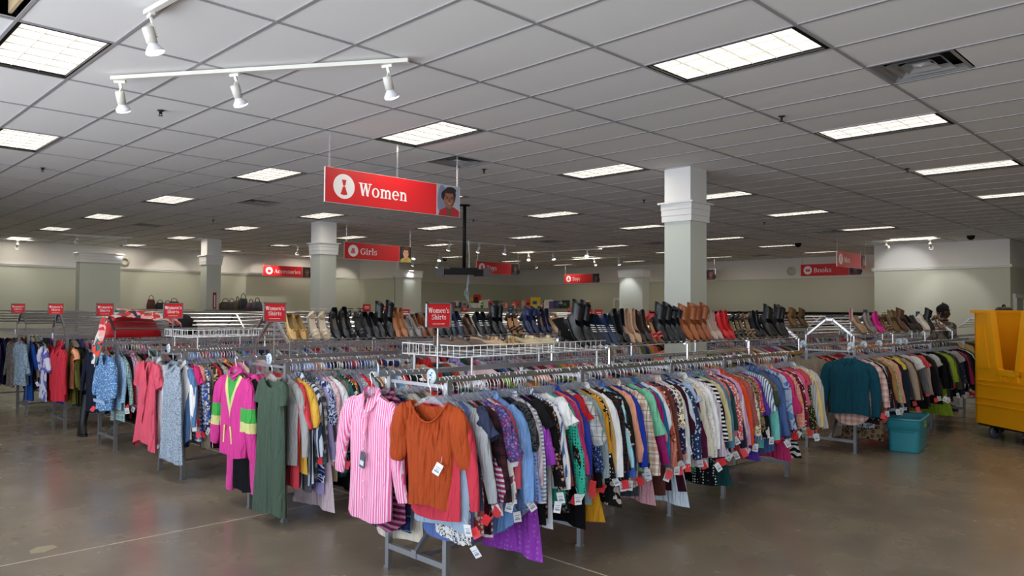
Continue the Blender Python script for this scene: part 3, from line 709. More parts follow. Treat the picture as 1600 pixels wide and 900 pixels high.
for k in range(0, 8):
    lab = 'steel rack with empty chrome shelf beyond the person in the camouflage shirt' if k == 0 else '%s steel rack of the far third block, counted back from the person' % ORDB[k]
    r = legs_rack('clothes_rack', lab, 15.2, 20.0, YCB[k], (15.4, 17.6, 19.8))
    a_shelf(r, 15.2, 15.3, 19.9, 2.3, 5)
# ================================================================ fabrics
_fab = {}
def fabric(pat, c1, c2='ffffff', sc=1.0, c3=None):
    key = (pat, c1, c2, sc, c3)
    if key in _fab: return _fab[key]
    m = bpy.data.materials.new('fabric_' + pat); m.use_nodes = True; nt = m.node_tree; b = nt.nodes['Principled BSDF']; L = nt.links.new
    b.inputs['Roughness'].default_value = .85; b.inputs['Specular IOR Level'].default_value = .18
    A, B, Cc = hx(c1), hx(c2), hx(c3 or c2)
    tc = nt.nodes.new('ShaderNodeTexCoord'); sp = nt.nodes.new('ShaderNodeSeparateXYZ'); L(tc.outputs['Object'], sp.inputs[0])
    def math(op, a, bb=None):
        n = nt.nodes.new('ShaderNodeMath'); n.operation = op
        for k, q in enumerate((a, bb)):
            if q is None: continue
            if isinstance(q, (int, float)): n.inputs[k].default_value = q
            else: L(q, n.inputs[k])
        return n.outputs[0]
    def mix(f, a, bb):
        n = nt.nodes.new('ShaderNodeMix'); n.data_type = 'RGBA'
        if isinstance(f, (int, float)): n.inputs[0].default_value = f
        else: L(f, n.inputs[0])
        for k, q in ((6, a), (7, bb)):
            if isinstance(q, tuple): n.inputs[k].default_value = q
            else: L(q, n.inputs[k])
        return n.outputs[2]
    def band(axis, period, duty, off=0.0): return math('LESS_THAN', math('FRACT', math('ADD', math('MULTIPLY', sp.outputs[axis], 1 / period), 40.0 + off)), duty)
    def vor(scale, feat='F1', rand=1.0):
        v = nt.nodes.new('ShaderNodeTexVoronoi'); v.feature = feat; v.inputs['Scale'].default_value = scale; v.inputs['Randomness'].default_value = rand; L(tc.outputs['Object'], v.inputs['Vector']); return v
    def noi(scale, det=3, dist=0):
        n = nt.nodes.new('ShaderNodeTexNoise'); n.inputs['Scale'].default_value = scale; n.inputs['Detail'].default_value = det; n.inputs['Distortion'].default_value = dist; L(tc.outputs['Object'], n.inputs['Vector']); return n.outputs[0]
    base = A
    if pat == 'vstripe': base = mix(band(1, .022 * sc, .45), A, B)
    elif pat == 'pinkstripe': base = mix(band(1, .02 * sc, .5), A, mix(band(1, .02 * sc, .25, .12), B, Cc))
    elif pat == 'hstripe': base = mix(band(2, .03 * sc, .45), A, B)
    elif pat == 'plaid':
        s1 = mix(band(1, .07 * sc, .4), A, B); s2 = mix(band(2, .07 * sc, .4), A, B); base = mix(.5, s1, s2)
        base = mix(math('MULTIPLY', math('MAXIMUM', band(1, .07 * sc, .07, .3), band(2, .07 * sc, .07, .3)), .8), base, Cc)
    elif pat == 'gingham': base = mix(.5, mix(band(1, .035 * sc, .5), A, B), mix(band(2, .035 * sc, .5), A, B))
    elif pat == 'dots': base = mix(math('LESS_THAN', vor(28 / sc, rand=.25).outputs['Distance'], .3), A, B)
    elif pat == 'ditsy': base = mix(math('LESS_THAN', vor(75 / sc).outputs['Distance'], .34), A, B)
    elif pat == 'floral':
        v = vor(30 / sc); dn = nt.nodes.new('ShaderNodeTexNoise'); dn.inputs['Scale'].default_value = 45 / sc; L(tc.outputs['Object'], dn.inputs['Vector']); va_ = nt.nodes.new('ShaderNodeVectorMath'); va_.operation = 'MULTIPLY_ADD'; va_.inputs[1].default_value = (.03 * sc,) * 3; L(dn.outputs['Color'], va_.inputs[0]); L(tc.outputs['Object'], va_.inputs[2]); L(va_.outputs[0], v.inputs['Vector']); cs = nt.nodes.new('ShaderNodeSeparateColor'); L(v.outputs['Color'], cs.inputs[0])
        base = mix(math('LESS_THAN', v.outputs['Distance'], .42), A, mix(math('GREATER_THAN', cs.outputs[0], .5), B, Cc))
    elif pat == 'leaf':
        n = noi(9 / sc, 2, 2.2); base = mix(math('GREATER_THAN', n, .54), A, mix(math('GREATER_THAN', noi(14 / sc, 1), .52), B, Cc))
    elif pat == 'leopard':
        d = vor(34 / sc).outputs['Distance']; base = mix(math('MULTIPLY', math('GREATER_THAN', d, .22), math('LESS_THAN', d, .42)), A, B)
    elif pat == 'scroll':
        n = noi(13 / sc, 1, 4.0); base = mix(math('LESS_THAN', math('ABSOLUTE', math('SUBTRACT', n, .5)), .06), A, B)
    elif pat == 'zebra': base = mix(math('GREATER_THAN', math('SINE', math('ADD', math('MULTIPLY', sp.outputs[2], 120 / sc), math('MULTIPLY', noi(7, 1), 22.0))), 0.0), A, B)
    elif pat == 'heather': base = mix(noi(180 / sc, 2), A, B)
    elif pat == 'wash': base = mix(math('GREATER_THAN', noi(6 / sc, 3), .52), A, B)
    elif pat == 'tie': base = mix(math('MULTIPLY', math('GREATER_THAN', noi(5 / sc, 3, 1.5), .5), .9), A, B)
    elif pat == 'block':
        base = mix(math('LESS_THAN', sp.outputs[2], -.22), A, mix(math('LESS_THAN', sp.outputs[2], -.38), B, Cc))
    elif pat == 'windbreaker':
        ay = math('ABSOLUTE', sp.outputs[1]); v = math('ADD', sp.outputs[2], math('MULTIPLY', ay, -1.9))     # V yoke: high value near the centre top
        base = mix(math('GREATER_THAN', math('ADD', sp.outputs[2], math('MULTIPLY', ay, 2.2)), -.24 + 0), A, A)
        inV = math('GREATER_THAN', math('ADD', sp.outputs[2], math('MULTIPLY', ay, -2.4)), -.36); inG = math('GREATER_THAN', math('ADD', sp.outputs[2], math('MULTIPLY', ay, -2.4)), -.26)
        base = mix(inV, A, B); base = mix(inG, base, Cc)
        sl = math('MULTIPLY', math('GREATER_THAN', ay, .18), math('LESS_THAN', sp.outputs[2], -.26)); g1 = math('MULTIPLY', sl, math('GREATER_THAN', sp.outputs[2], -.37)); y1 = math('MULTIPLY', sl, math('MULTIPLY', math('LESS_THAN', sp.outputs[2], -.37), math('GREATER_THAN', sp.outputs[2], -.45)))
        base = mix(g1, base, Cc); base = mix(y1, base, B)
    mp = nt.nodes.new('ShaderNodeMapping'); mp.inputs['Scale'].default_value = (26, 26, 5); L(tc.outputs['Object'], mp.inputs[0])
    wn_ = nt.nodes.new('ShaderNodeTexNoise'); wn_.inputs['Scale'].default_value = 1.0; wn_.inputs['Detail'].default_value = 2; wn_.inputs['Distortion'].default_value = .8; L(mp.outputs[0], wn_.inputs['Vector'])
    bp = nt.nodes.new('ShaderNodeBump'); bp.inputs['Strength'].default_value = .9; bp.inputs['Distance'].default_value = .035; L(wn_.outputs[0], bp.inputs['Height']); L(bp.outputs[0], b.inputs['Normal'])
    if isinstance(base, tuple): b.inputs['Base Color'].default_value = base
    else: L(base, b.inputs['Base Color'])
    _fab[key] = m
    return m

# ================================================================ garment shapes
def interp(t, pts):
    for (a, va), (b, vb) in zip(pts, pts[1:]):
        if t <= b: return va + (vb - va) * ((t - a) / (b - a) if b > a else 0)
    return pts[-1][1]
def body_bm(sd, L=.66, sh=.2, chest=.225, waist=.215, hem=.23, neck=.075, nf=.07, nb=.02, slope=.36, T=.024, amp=.012, curve=.0, gather=0.0, nu=14, nv=15, sheer=0.0):
    r = random.Random(sd); m = MB(); m.smooth = True
    ph = [r.uniform(0, 6.28) for _ in range(8)]; k1 = r.uniform(1.6, 2.6); k2 = r.uniform(3.5, 5.5); tw = r.uniform(-.02, .02)
    for side in (-1, 1):
        P = []
        for j in range(nv + 1):
            v = j / nv; row = []
            for i in range(nu + 1):
                u = -1 + 2 * i / nu; ay = abs(u) * sh
                zt = -(ay - neck) * slope if ay >= neck else -(nf if side < 0 else nb) * (1 - (ay / neck) ** 2)
                Wv = interp(v, [(0, sh), (.1, sh * 1.01), (.24, chest), (.6, waist), (1, hem)])
                zh = -L + curve * u * u + .012 * sin(ph[0] + 3 * u)
                z = zt + (zh - zt) * v
                e = max(0.0, 1 - abs(u) ** 5)
                th = interp(v, [(0, T * .35), (.2, T), (.6, T * 1.05), (1, T * 1.25)]) * (e ** .6)
                fo = amp * (v ** .8) * e * (sin(k1 * pi * u + ph[1 + (side > 0)] + .6 * v) + .6 * sin(k2 * pi * u + ph[3 + (side > 0)] - .8 * v))
                ga = gather * sin(u * 34) * max(0, 1 - v * 2.6) * e
                row.append((side * th + fo * .55 + ga * (1 if side < 0 else 0) + tw * v, u * Wv + .006 * sin(ph[6] + 7 * v) * v, z))
            P.append(row)
        m.grid(P)
    return m
def sleeve_bm(sd, s, sh=.2, neck=.075, slope=.36, Ls=.54, r0=.062, r1=.042, ang=16, fwd=.0, puff=0.0, nr=9, n=8, cuff=True):
    r = random.Random(sd * 3 + s); m = MB(); m.smooth = True; rings = []
    y, z = s * (sh - .03), -(sh - neck) * slope - .015
    fx = r.uniform(-.015, .015) + fwd; steps = nr
    for k in range(steps + 1):
        t = k / steps; a = radians(ang + 34 * max(0, 1 - t * 3.2)); c = (fx * t + .012 * sin(5 * t + sd), y, z)
        rr = interp(t, [(0, r0 * .62), (.12, r0), (.5, (r0 + r1) / 2 + puff), (.88, r1 + puff), (1, r1)])
        if cuff and t > .93: rr *= .86
        ring = []
        for q in range(n):
            an = 2 * pi * q / n; w = 1 + .1 * sin(3 * an + 9 * t + sd)
            oy, ox = cos(an) * rr * w, sin(an) * rr * .52 * w
            ring.append((c[0] + ox, c[1] + oy * cos(a), c[2] + s * oy * sin(a)))
        rings.append(ring)
        d = Ls / steps; y += s * sin(a) * d; z -= cos(a) * d
    m.loft(rings, cap0=True)
    return m
def collar_bm(neck=.075, h=.042, leaf=.075, band=True):
    m = MB(); m.smooth = True; rows = [[], [], []]; n = 18
    for k in range(n + 1):
        a = -pi + .16 + (2 * pi - .32) * k / n; c, s = cos(a), sin(a)
        fr = max(0, -c); x, y = .034 * c - .01 * (fr > .9), neck * 1.0 * s
        zb = -.012 - .05 * fr * fr
        rows[0].append((x, y, zb)); rows[1].append((x * .95, y * .95, zb + h * (1 - .3 * fr)))
        rows[2].append((x * 1.25 - .008 * fr, y * 1.2 + .02 * s * fr, zb + h * .5 - (leaf - h) * fr * 1.4 - .012))
    m.grid(rows); return m
STY = {}
def style(key, sleeve=None, collar=False, **b):
    STY[key] = (b, sleeve, collar)
style('ls', dict(Ls=.55, r0=.06, r1=.04, ang=12), L=.66, amp=.013)
style('sh', dict(Ls=.56, r0=.062, r1=.043, ang=11), True, L=.72, curve=.07, amp=.012, nf=.09)
style('ss', dict(Ls=.2, r0=.068, r1=.07, ang=32, cuff=False), L=.64, amp=.013)
style('sl', None, L=.64, sh=.17, chest=.21, amp=.015, nf=.1, neck=.08)
style('cd', dict(Ls=.56, r0=.06, r1=.042, ang=10), L=.84, hem=.25, amp=.018)
style('34', dict(Ls=.36, r0=.062, r1=.055, ang=18, puff=.008, cuff=False), L=.66, amp=.014, nf=.08)
style('pf', dict(Ls=.36, r0=.06, r1=.05, ang=20, puff=.024), L=.64, hem=.26, amp=.017, neck=.09, nf=.08)
style('tu', dict(Ls=.4, r0=.06, r1=.05, ang=16, puff=.01), L=.86, hem=.3, amp=.024)
style('dr', None, L=1.0, sh=.17, chest=.21, hem=.29, amp=.024, neck=.085, nf=.09)
style('sw', dict(Ls=.54, r0=.07, r1=.05, ang=14), L=.62, T=.03, amp=.009, chest=.24, hem=.225)
KINDWORD = {'ls': 'blouse', 'sh': 'shirt', 'ss': 'tee', 'sl': 'sleeveless top', 'cd': 'long cardigan', '34': 'three-quarter-sleeve top', 'pf': 'puff-sleeve blouse', 'tu': 'tunic', 'dr': 'dress', 'sw': 'sweater'}
OBJNAME = {'ls': 'blouse', 'sh': 'shirt', 'ss': 'tee', 'sl': 'sleeveless_top', 'cd': 'cardigan', '34': 'top', 'pf': 'blouse', 'tu': 'tunic', 'dr': 'dress', 'sw': 'sweater'}
CATW = {'ls': 'blouse', 'sh': 'shirt', 'ss': 'tee', 'sl': 'top', 'cd': 'cardigan', '34': 'top', 'pf': 'blouse', 'tu': 'tunic', 'dr': 'dress', 'sw': 'sweater'}
_gm = {}
def gmesh(st, var):
    if (st, var) in _gm: return _gm[(st, var)]
    b, sl, co = STY[st]; sd = var * 17 + len(st) + sum(map(ord, st))
    nu = 12 if var < 3 else 8; nv = 13 if var < 3 else 8
    out = [body_bm(sd, nu=nu, nv=nv, **b).mesh('torso')]
    out.append([sleeve_bm(sd, s, sh=b.get('sh', .2), neck=b.get('neck', .075), nr=9 if var < 3 else 6, **sl).mesh('sleeve') for s in (-1, 1)] if sl else [])
    out.append(collar_bm(b.get('neck', .075)).mesh('collar') if co else None)
    for me in [out[0]] + out[1] + ([out[2]] if out[2] else []): me.materials.append(None)
    _gm[(st, var)] = out
    return out
TAGW = MB().box((0, 0, -.04), (.0025, .045, .068)); TAGW.bar((0, 0, 0), (0, .012, .035), .0015, .0015); TAGW.cur = 1
for k, w in enumerate((.03, .022, .03)): TAGW.box((-.0016, 0, -.03 - .012 * k), (.001, w, .004 if k < 2 else .011)); TAGW.box((.0016, 0, -.03 - .012 * k), (.001, w, .004))
TAGW = TAGW.mesh('price_tag', [mat('tag_white', 'f0f0f2', .5), mat('tag_print', '9aa0b4', .6)])
TAGR = MB().box((0, 0, -.035), (.0025, .046, .06)).bar((0, 0, -.005), (0, .01, .03), .0015, .0015).mesh('price_tag', mat('tag_red', 'e8303a', .5))
# hangers
PLAST = bpy.data.materials.new('clear_plastic'); PLAST.use_nodes = True; nt = PLAST.node_tree
nt.nodes['Principled BSDF'].inputs['Base Color'].default_value = hx('c8cad0'); nt.nodes['Principled BSDF'].inputs['Roughness'].default_value = .12; nt.nodes['Principled BSDF'].inputs['Specular IOR Level'].default_value = .8
tr = nt.nodes.new('ShaderNodeBsdfTransparent'); tr.inputs[0].default_value = (.93, .94, .96, 1); ms = nt.nodes.new('ShaderNodeMixShader'); ms.inputs[0].default_value = .15
nt.links.new(tr.outputs[0], ms.inputs[1]); nt.links.new(nt.nodes['Principled BSDF'].outputs[0], ms.inputs[2]); nt.links.new(ms.outputs[0], nt.nodes['Material Output'].inputs[0])
HOOKM = mat('hook_metal', 'f0f0f2', .3, metal=.7)
hm = MB(); hm.prism([(-.05, -.012), (.05, -.012), (.085, -.008), (.045, .018), (.018, .03), (-.018, .03), (-.045, .018), (-.085, -.008)], 0, -.003, .003)
for s in (-1, 1):
    hm.bar((0, s * .05, -.0), (0, s * .185, -.062), .006, .016); hm.bar((0, s * .02, .022), (0, s * .09, -.012), .008, .010)
HANGME = hm.mesh('hanger', PLAST)
hk = [(0, 0, .026), (0, 0, .075), (0, .012, .090)] + [(0, .0 + .021 * cos(a), .115 + .021 * sin(a)) for a in [radians(d) for d in (-40, 0, 45, 90, 135, 175)]]
HOOKME = MB().tube(hk, .0034, 5).mesh('hook', HOOKM)
HZ = RAILZ + .017 - .1345        # garment neck height so that the hook sits on the rail
def hanger(x, y, group, rot=0.0):
    h = tag(obj('hanger', HANGME, None, (x, y, HZ), (0, 0, rot)), 'clear plastic hanger holding a garment on the ' + group, 'hanger', 'clear hangers on the ' + group)
    obj('hook', HOOKME, h)
used_labels = {}
def uniq(lab):
    ws = lab.split()
    if len(ws) > 16: lab = ' '.join(ws[:16])
    n = used_labels.get(lab, 0); used_labels[lab] = n + 1
    if n: raise ValueError('dup label ' + lab)
    return lab
def garment(st, desc, fab, x, y, label, L=None, rot=0.0, var=0, tagk=None, group=None, wide=1.0, z=HZ, join=False, hang=None, tilt=0.0):
    b, sl, co = STY[st]; me = gmesh(st, var); sz = (L / b['L']) if L else 1.0
    t = thing(OBJNAME[st], label, CATW[st], (x, y, z), rot, group); t.rotation_euler = (tilt, 0, rot)
    o = obj('torso', me[0], t, m=fab); o.scale = (1, wide, sz)
    for k, q in enumerate(me[1]):
        o = obj('sleeve', q, t, m=fab); o.scale = (1, wide, 1 if sz > 1.1 else max(.85, sz))
    if me[2]: obj('collar', me[2], t, m=fab)
    if tagk:
        zs = -(sl['Ls'] * .97 + .06) if sl and sl['Ls'] > .3 else -(L or b['L']) + .02
        q = obj('price_tag', TAGW if tagk == 'w' else TAGR, t, (rnd.uniform(-.05, -.01), -(b.get('sh', .2) * wide + rnd.uniform(.09, .15)), zs + rnd.uniform(-.05, .03)))
        q.rotation_euler = (rnd.uniform(-.6, .6), rnd.uniform(-.25, .25), rnd.uniform(.2, 1.1))
    if hang: hanger(x, y, hang, rot)
    return t

def xat(px, y):
    t = (px - 800) / 1180.93; return y * (1 + t) / (1 - t)
def rail_run(rows, y, railname, x0=None, x1=None, edge=.285, hang=None, var_far=False, tags=.45, first_prev='the rack end', minstep=.03):
    """rows: (pixel or None, style, description, pattern, colours..., kwargs)"""
    n = len(rows); xs = [xat(r[0], y - edge) if r[0] else None for r in rows]
    if x0 is not None and xs[0] is None: xs[0] = x0
    if x1 is not None and xs[-1] is None: xs[-1] = x1
    if xs[-1] is None:
        q = max(k for k in range(n) if xs[k] is not None); xs[-1] = xs[q] + .06 * (n - 1 - q) + .0
    k = 0
    while k < n:
        if xs[k] is None:
            a = k - 1; b = k
            while xs[b] is None: b += 1
            for q in range(k, b): xs[q] = xs[a] + (xs[b] - xs[a]) * (q - a) / (b - a)
            k = b
        k += 1
    for k in range(1, n): xs[k] = max(xs[k], xs[k - 1] + minstep)
    prev = first_prev
    for k, r in enumerate(rows):
        px, st, desc, pat, cols = r[:5]; L = r[5] if len(r) > 5 else None; sc = r[6] if len(r) > 6 else 1.0
        cols = cols.split(); c3 = cols[2] if len(cols) > 2 else None
        fab = fabric(pat, cols[0], cols[1] if len(cols) > 1 else 'ffffff', sc, c3)
        short = ' '.join(desc.split()[:2]) + ' ' + KINDWORD[st].split()[-1]
        lab = '%s %s, %s, right behind the %s' % (desc, KINDWORD[st], railname, prev) if prev != first_prev else '%s %s, %s, at its near end' % (desc, KINDWORD[st], railname)
        ws = lab.split()
        lab = uniq(lab) if len(ws) <= 16 else uniq('%s %s, %s, behind the %s' % (desc, KINDWORD[st], railname, prev))
        tk = None if rnd.random() > tags else ('w' if rnd.random() < .55 else 'r')
        garment(st, desc, fab, xs[k], y + rnd.uniform(-.012, .012), lab, L=(L or STY[st][0]['L']) * rnd.uniform(.95, 1.05), rot=rnd.uniform(-.09, .09), var=(3 + k % 3) if var_far else k % 3, tagk=tk, group=None, wide=rnd.uniform(.93, 1.06), hang=hang)
        prev = short
    return xs[-1]

FRONT = [
 (None, 'ls', 'coral red', 'solid', 'c63a4a', .70), (None, 'sl', 'light blue', 'heather', '8fa6c0 a9bace', .74), (None, 'sl', 'black and white leopard', 'leopard', 'e4e2de 17171a', .77, .5), (None, 'sl', 'slate blue', 'solid', '5b70ac', .82),
 (726, 'ls', 'pale grey flowered', 'heather', 'a9adb4 bfc4c8', .66), (None, 'ss', 'dark navy', 'solid', '39405a', .62), (735, 'sl', 'red floral', 'floral', 'c8504f f0d8d0 f0e4d8', .74, .5), (740, 'ls', 'dark plum plaid', 'plaid', '241a20 4a2228 0c0a0c', .74),
 (None, 'ls', 'magenta striped', 'hstripe', 'b03a78 f0e8ee', .84), (747, 'pf', 'purple multicolour lace', 'floral', '54447e c04a70 6a8ac0', .6, .5), (754, 'ls', 'white pink-flowered', 'floral', 'ece9ea d06a80 8a4a66', .7, 1.4), (766, 'pf', 'white lace', 'scroll', 'f0eff0 dcdce2', .7), (None, 'ls', 'rose pink', 'solid', 'c2505e', .6),
 (780, 'sh', 'light blue denim', 'solid', '7ba6e2', .80), (None, 'ls', 'sky blue', 'solid', '8ab0e6', .7), (None, 'sl', 'black', 'solid', '16161a', .66), (802, 'pf', 'charcoal scroll-print', 'scroll', '4a4e52 15171a', .56), (806, 'ls', 'periwinkle dotted', 'dots', '8aa2d8 5066a8', .72, .6), (None, 'ls', 'pale pink and white', 'vstripe', 'eadfe4 d8b8c8', .62), (813, 'sh', 'white blue-striped', 'hstripe', 'e6e9ee 8a9cc0', .76, .7),
 (None, 'ss', 'terracotta and cream block', 'block', '1c1a1c c07058 e8d4b8', .6), (829, 'tu', 'purple dotted', 'dots', 'a044bc b96ad0', 1.0, .8), (836, 'cd', 'black', 'solid', '131316', .78), (843, 'ls', 'black and brown floral', 'floral', '1c1416 8a5c4c c8a090', .74, .6), (856, 'sh', 'navy and white striped', 'vstripe', 'e9edf2 4a66a0', .64, 1.0), (868, 'cd', 'white knit', 'solid', 'eceef2', .84), (886, 'ss', 'white', 'solid', 'f2f3f4', .62),
 (884, 'ls', 'teal dotted', 'dots', '36b096 14443c', .7, .5), (889, 'ls', 'magenta', 'solid', 'b03468', .62), (893, 'ls', 'black floral', 'floral', '141416 5c4a4c 8a7a70', .76, .5), (901, 'cd', 'coral orange', 'solid', 'ee7a68', .6), (908, 'sh', 'royal blue', 'solid', '2f3fa6', .66), (911, 'ss', 'dark red', 'solid', 'b4222c', .6), (916, 'pf', 'pale grey plaid', 'plaid', 'c9c9c6 a8adb0 6a7078', .6), (922, 'ls', 'navy speckled', 'ditsy', '24325e 8aa0c8', .6),
 (931, 'cd', 'long black draped', 'solid', '121215', .88), (None, 'ls', 'blue grey', 'solid', '9aaab0', .76), (940, 'tu', 'mustard yellow', 'solid', 'dc9a26', .92), (946, 'ls', 'black white-stitched', 'dots', '15151a e8e4dc', .7, .7), (None, 'ls', 'tan', 'solid', 'c8a468', .6), (951, 'sh', 'crisp white', 'solid', 'f0f1f4', .74), (962, 'ls', 'black tartan', 'plaid', '1a181a 2c2a2c 6a3036', .66), (969, 'tu', 'black and cream floral', 'floral', '1a1a1c c9b8ac e6ded4', .84, 1.5), (None, 'ls', 'light aqua', 'solid', 'a8dce6', .6),
 (979, 'sh', 'cobalt blue', 'solid', '4a6ec8', .78), (None, 'ls', 'dark green', 'solid', '1c2a26', .7), (None, 'ls', 'peach', 'solid', 'eca488', .6), (988, 'cd', 'charcoal grey', 'solid', '3c3c42', .78), (None, 'ls', 'deep royal blue', 'solid', '2238a0', .66), (997, 'ls', 'white palm-leaf', 'leaf', 'f0ece8 2c8a60 e08aa8', .68, 1.2), (1003, 'sh', 'brown and white plaid', 'plaid', 'ece4da c8a088 8a5a48', .80), (None, 'ls', 'dark slate', 'solid', '3a4a52', .84), (1018, '34', 'mint green ruffled', 'solid', '7fd0ac', .62), (1020, 'ls', 'magenta plum', 'solid', '9c2068', .72), (None, 'tu', 'dusty pink', 'solid', 'd09aa4', .9),
 (1026, 'sh', 'teal blue', 'solid', '1f70a6', .80), (1037, 'pf', 'white', 'solid', 'e2e8f4', .62), (None, 'ls', 'coral ribbed', 'vstripe', 'e08a78 c87060', .7), (1040, 'ls', 'rust floral', 'floral', 'b8583c f0d8c4 3a3040', .62, .8), (None, 'ls', 'brown', 'solid', '6a3c34', .82), (1046, 'ls', 'navy floral', 'floral', '1c2448 c8ccd8 a03a48', .6, .7), (None, 'ls', 'white trimmed', 'solid', 'eceff2', .58), (1056, '34', 'leopard print cream', 'leopard', 'ecdcc0 1e1a18', .56), (1060, 'sh', 'blush pink', 'solid', 'e6beb2', .80), (1067, 'sh', 'icy white', 'solid', 'e4eaf6', .76), (None, 'tu', 'dark wine', 'solid', '3c1424', .86), (None, 'tu', 'pale blue white', 'solid', 'd4e0ee', .92),
 (1075, 'sh', 'navy paisley', 'ditsy', '26365e c0ccde', .72, 1.6), (1081, 'ss', 'light chambray', 'wash', 'a8bede c4d4ea', .6), (1087, 'ls', 'maroon', 'solid', '5c1c38', .68), (None, 'ls', 'cream', 'solid', 'dcd2c0', .7), (1093, 'ls', 'kelly green', 'solid', '1c8a58', .7), (1098, 'ls', 'white dot-trimmed', 'ditsy', 'ece8e6 c8c0bc', .7), (1105, 'sh', 'clean white', 'solid', 'eff1f2', .68), (None, 'ls', 'pale lilac', 'vstripe', 'e4dce8 c0b0cc', .72), (1113, 'sh', 'periwinkle', 'solid', '7284bc', .74), (1115, 'ls', 'black and white banded', 'hstripe', '16161a eeeeec', .56, 1.2), (None, 'tu', 'black white-dotted', 'dots', '16161a e4e4e4', .86, .6), (None, 'ls', 'khaki cream', 'solid', 'd6c89c', .6),
 (1130, 'sh', 'steel blue', 'solid', '5c8aa2', .74), (None, 'ls', 'beige', 'solid', 'c8b49c', .6), (None, 'ls', 'salmon pink', 'solid', 'd87a84', .62), (None, 'tu', 'deep teal', 'solid', '1c4a4c', .88), (1145, 'sh', 'red and white checked', 'plaid', 'e8d0d2 c86a74 b04a58', .76), (None, 'ls', 'red white-patterned', 'floral', 'd2565c f4e4e4 f0dcdc', .6, .5), (1150, 'ls', 'dark navy', 'solid', '242c44', .66), (1155, 'sh', 'lilac pink', 'solid', 'd8a6d4', .74), (1158, 'sh', 'bright white', 'solid', 'eceef6', .62), (1163, 'sh', 'flame orange', 'solid', 'e0512c', .76), (1168, 'cd', 'brick mauve', 'solid', '9c5a58', .7), (1172, 'ls', 'mustard floral', 'floral', 'd8d4c4 b08a3c 6a5a34', .58, .6),
 (None, 'ls', 'olive leopard', 'leopard', '8a7a5c 1e1a16', .56), (1182, '34', 'red lace', 'ditsy', 'c44a4c eac0bc', .62, 1.2), (None, 'tu', 'violet', 'solid', '5a3aa0', .78), (1188, 'ls', 'black and cream', 'wash', '1c1c1e e8e6da', .64), (1196, '34', 'blue and white striped', 'vstripe', 'e0e6f0 5a72a8', .6, .9), (None, 'ls', 'bright aqua', 'solid', '7ad0c8', .72), (1200, 'pf', 'camouflage', 'wash', '6a5e4c 3c4a3a', .56), (1208, 'sh', 'blue denim', 'heather', '3c5aa0 5470b4', .76), (1215, 'sh', 'faded denim', 'heather', '44609c 6078ae', .76), (1221, 'ls', 'heathered navy', 'heather', '323c5a 525e80', .74), (1229, 'ls', 'blue tropical', 'leaf', 'b8cce8 4a70c0 6a92d8', .62), (None, 'tu', 'hot pink', 'solid', 'c8346e', .86),
 (1236, 'sh', 'orange and pink plaid', 'plaid', 'e8b0a4 e08a5c d06a80', .66), (None, 'ls', 'light floral', 'floral', 'dcd4d0 a88a8a c0a0a0', .62, .6), (1243, 'ls', 'maroon dotted', 'dots', '6a1c30 e0c0c0', .64, .9), (None, 'tu', 'zebra-striped', 'zebra', '141416 eeeeee', .86), (1252, '34', 'pink', 'solid', 'dc6a8e', .6), (1257, 'ss', 'rose red', 'solid', 'c24a5c', .56), (None, 'ls', 'olive and black', 'ditsy', '2a2c22 c8c074', .68), (1265, 'ls', 'pale grey', 'vstripe', 'd0d2d4 a8acb0', .64), (1269, 'ls', 'soft yellow', 'solid', 'e8c878', .66), (1273, 'sh', 'plain white', 'solid', 'eceef2', .7), (1277, 'ls', 'pearl grey', 'solid', 'c8c4c4', .72),
]
YF = YC[0] - .285
xs_end = rail_run(FRONT, YF, 'front rack', x0=2.825, hang='front rack', first_prev='rust blouse', tags=.62)
RCOL = [('navy plaid', 'plaid', '1c2444 2c3a6a 8a2a4a'), ('maroon striped', 'hstripe', '5c1c3c c07a9a'), ('cream', 'solid', 'dcd0be'), ('black', 'solid', '141418'), ('olive grey', 'solid', '5a5e52'), ('beige', 'solid', 'c8a888'), ('bright red', 'solid', 'd02a24'), ('black floral', 'floral', '18181a c86a7a e8e0e0'), ('white and black', 'vstripe', 'eeeeee 1a1a1c'), ('faded blue', 'solid', '5a7a98'), ('rust', 'solid', 'b0543a'), ('pale pink', 'solid', 'e4b8c4'), ('charcoal', 'solid', '35353a'), ('white', 'solid', 'eaeaec'), ('teal', 'solid', '1f6a70'), ('lilac', 'solid', 'a898cc'), ('mustard', 'solid', 'c8962c'), ('grey heather', 'heather', '8a8a8c b0b0b0'), ('magenta', 'solid', 'b02a6a'), ('forest green', 'solid', '24543c'), ('denim blue', 'heather', '3a5484 5a74a4'), ('peach', 'solid', 'e8a888'), ('wine red', 'solid', '6a1a2c'), ('lime', 'solid', '9ab83c')]
def rand_rows(n, seed, sts='ls ls sh ss 34 sw'.split()):
    r = random.Random(seed); out = []; last = None
    names = list(RCOL); combos = [(st, c) for c in names for st in ('ls', 'sh', 'ss', '34')]; r.shuffle(combos)
    for k in range(n):
        while combos and last and combos[0][1] == last: combos.append(combos.pop(0))
        st, c = combos.pop(0); last = c; out.append((None, st, c[0], c[1], c[2], None))
    return out
REAR0 = [(None, 'sh', 'maroon striped', 'hstripe', '5c1c3c b06a8a', .84), (None, 'ls', 'dark navy plaid', 'plaid', '161c38 26305a 6a7a9a', .88), (None, 'ls', 'cream', 'solid', 'dcd0be', .9), (None, 'ls', 'white', 'solid', 'e8e6e2', .92), (None, 'ls', 'olive grey', 'solid', '5a5e52'), (None, 'ls', 'beige', 'solid', 'd0b49c'), (None, '34', 'bright red', 'solid', 'd42c22'), (None, 'ls', 'black spotted', 'ditsy', '16161a c8c8c8')]
rail_run(REAR0, YC[0] + .285, 'far side of front rack', x0=2.86, x1=3.22, hang='front rack', tags=.1, var_far=True)
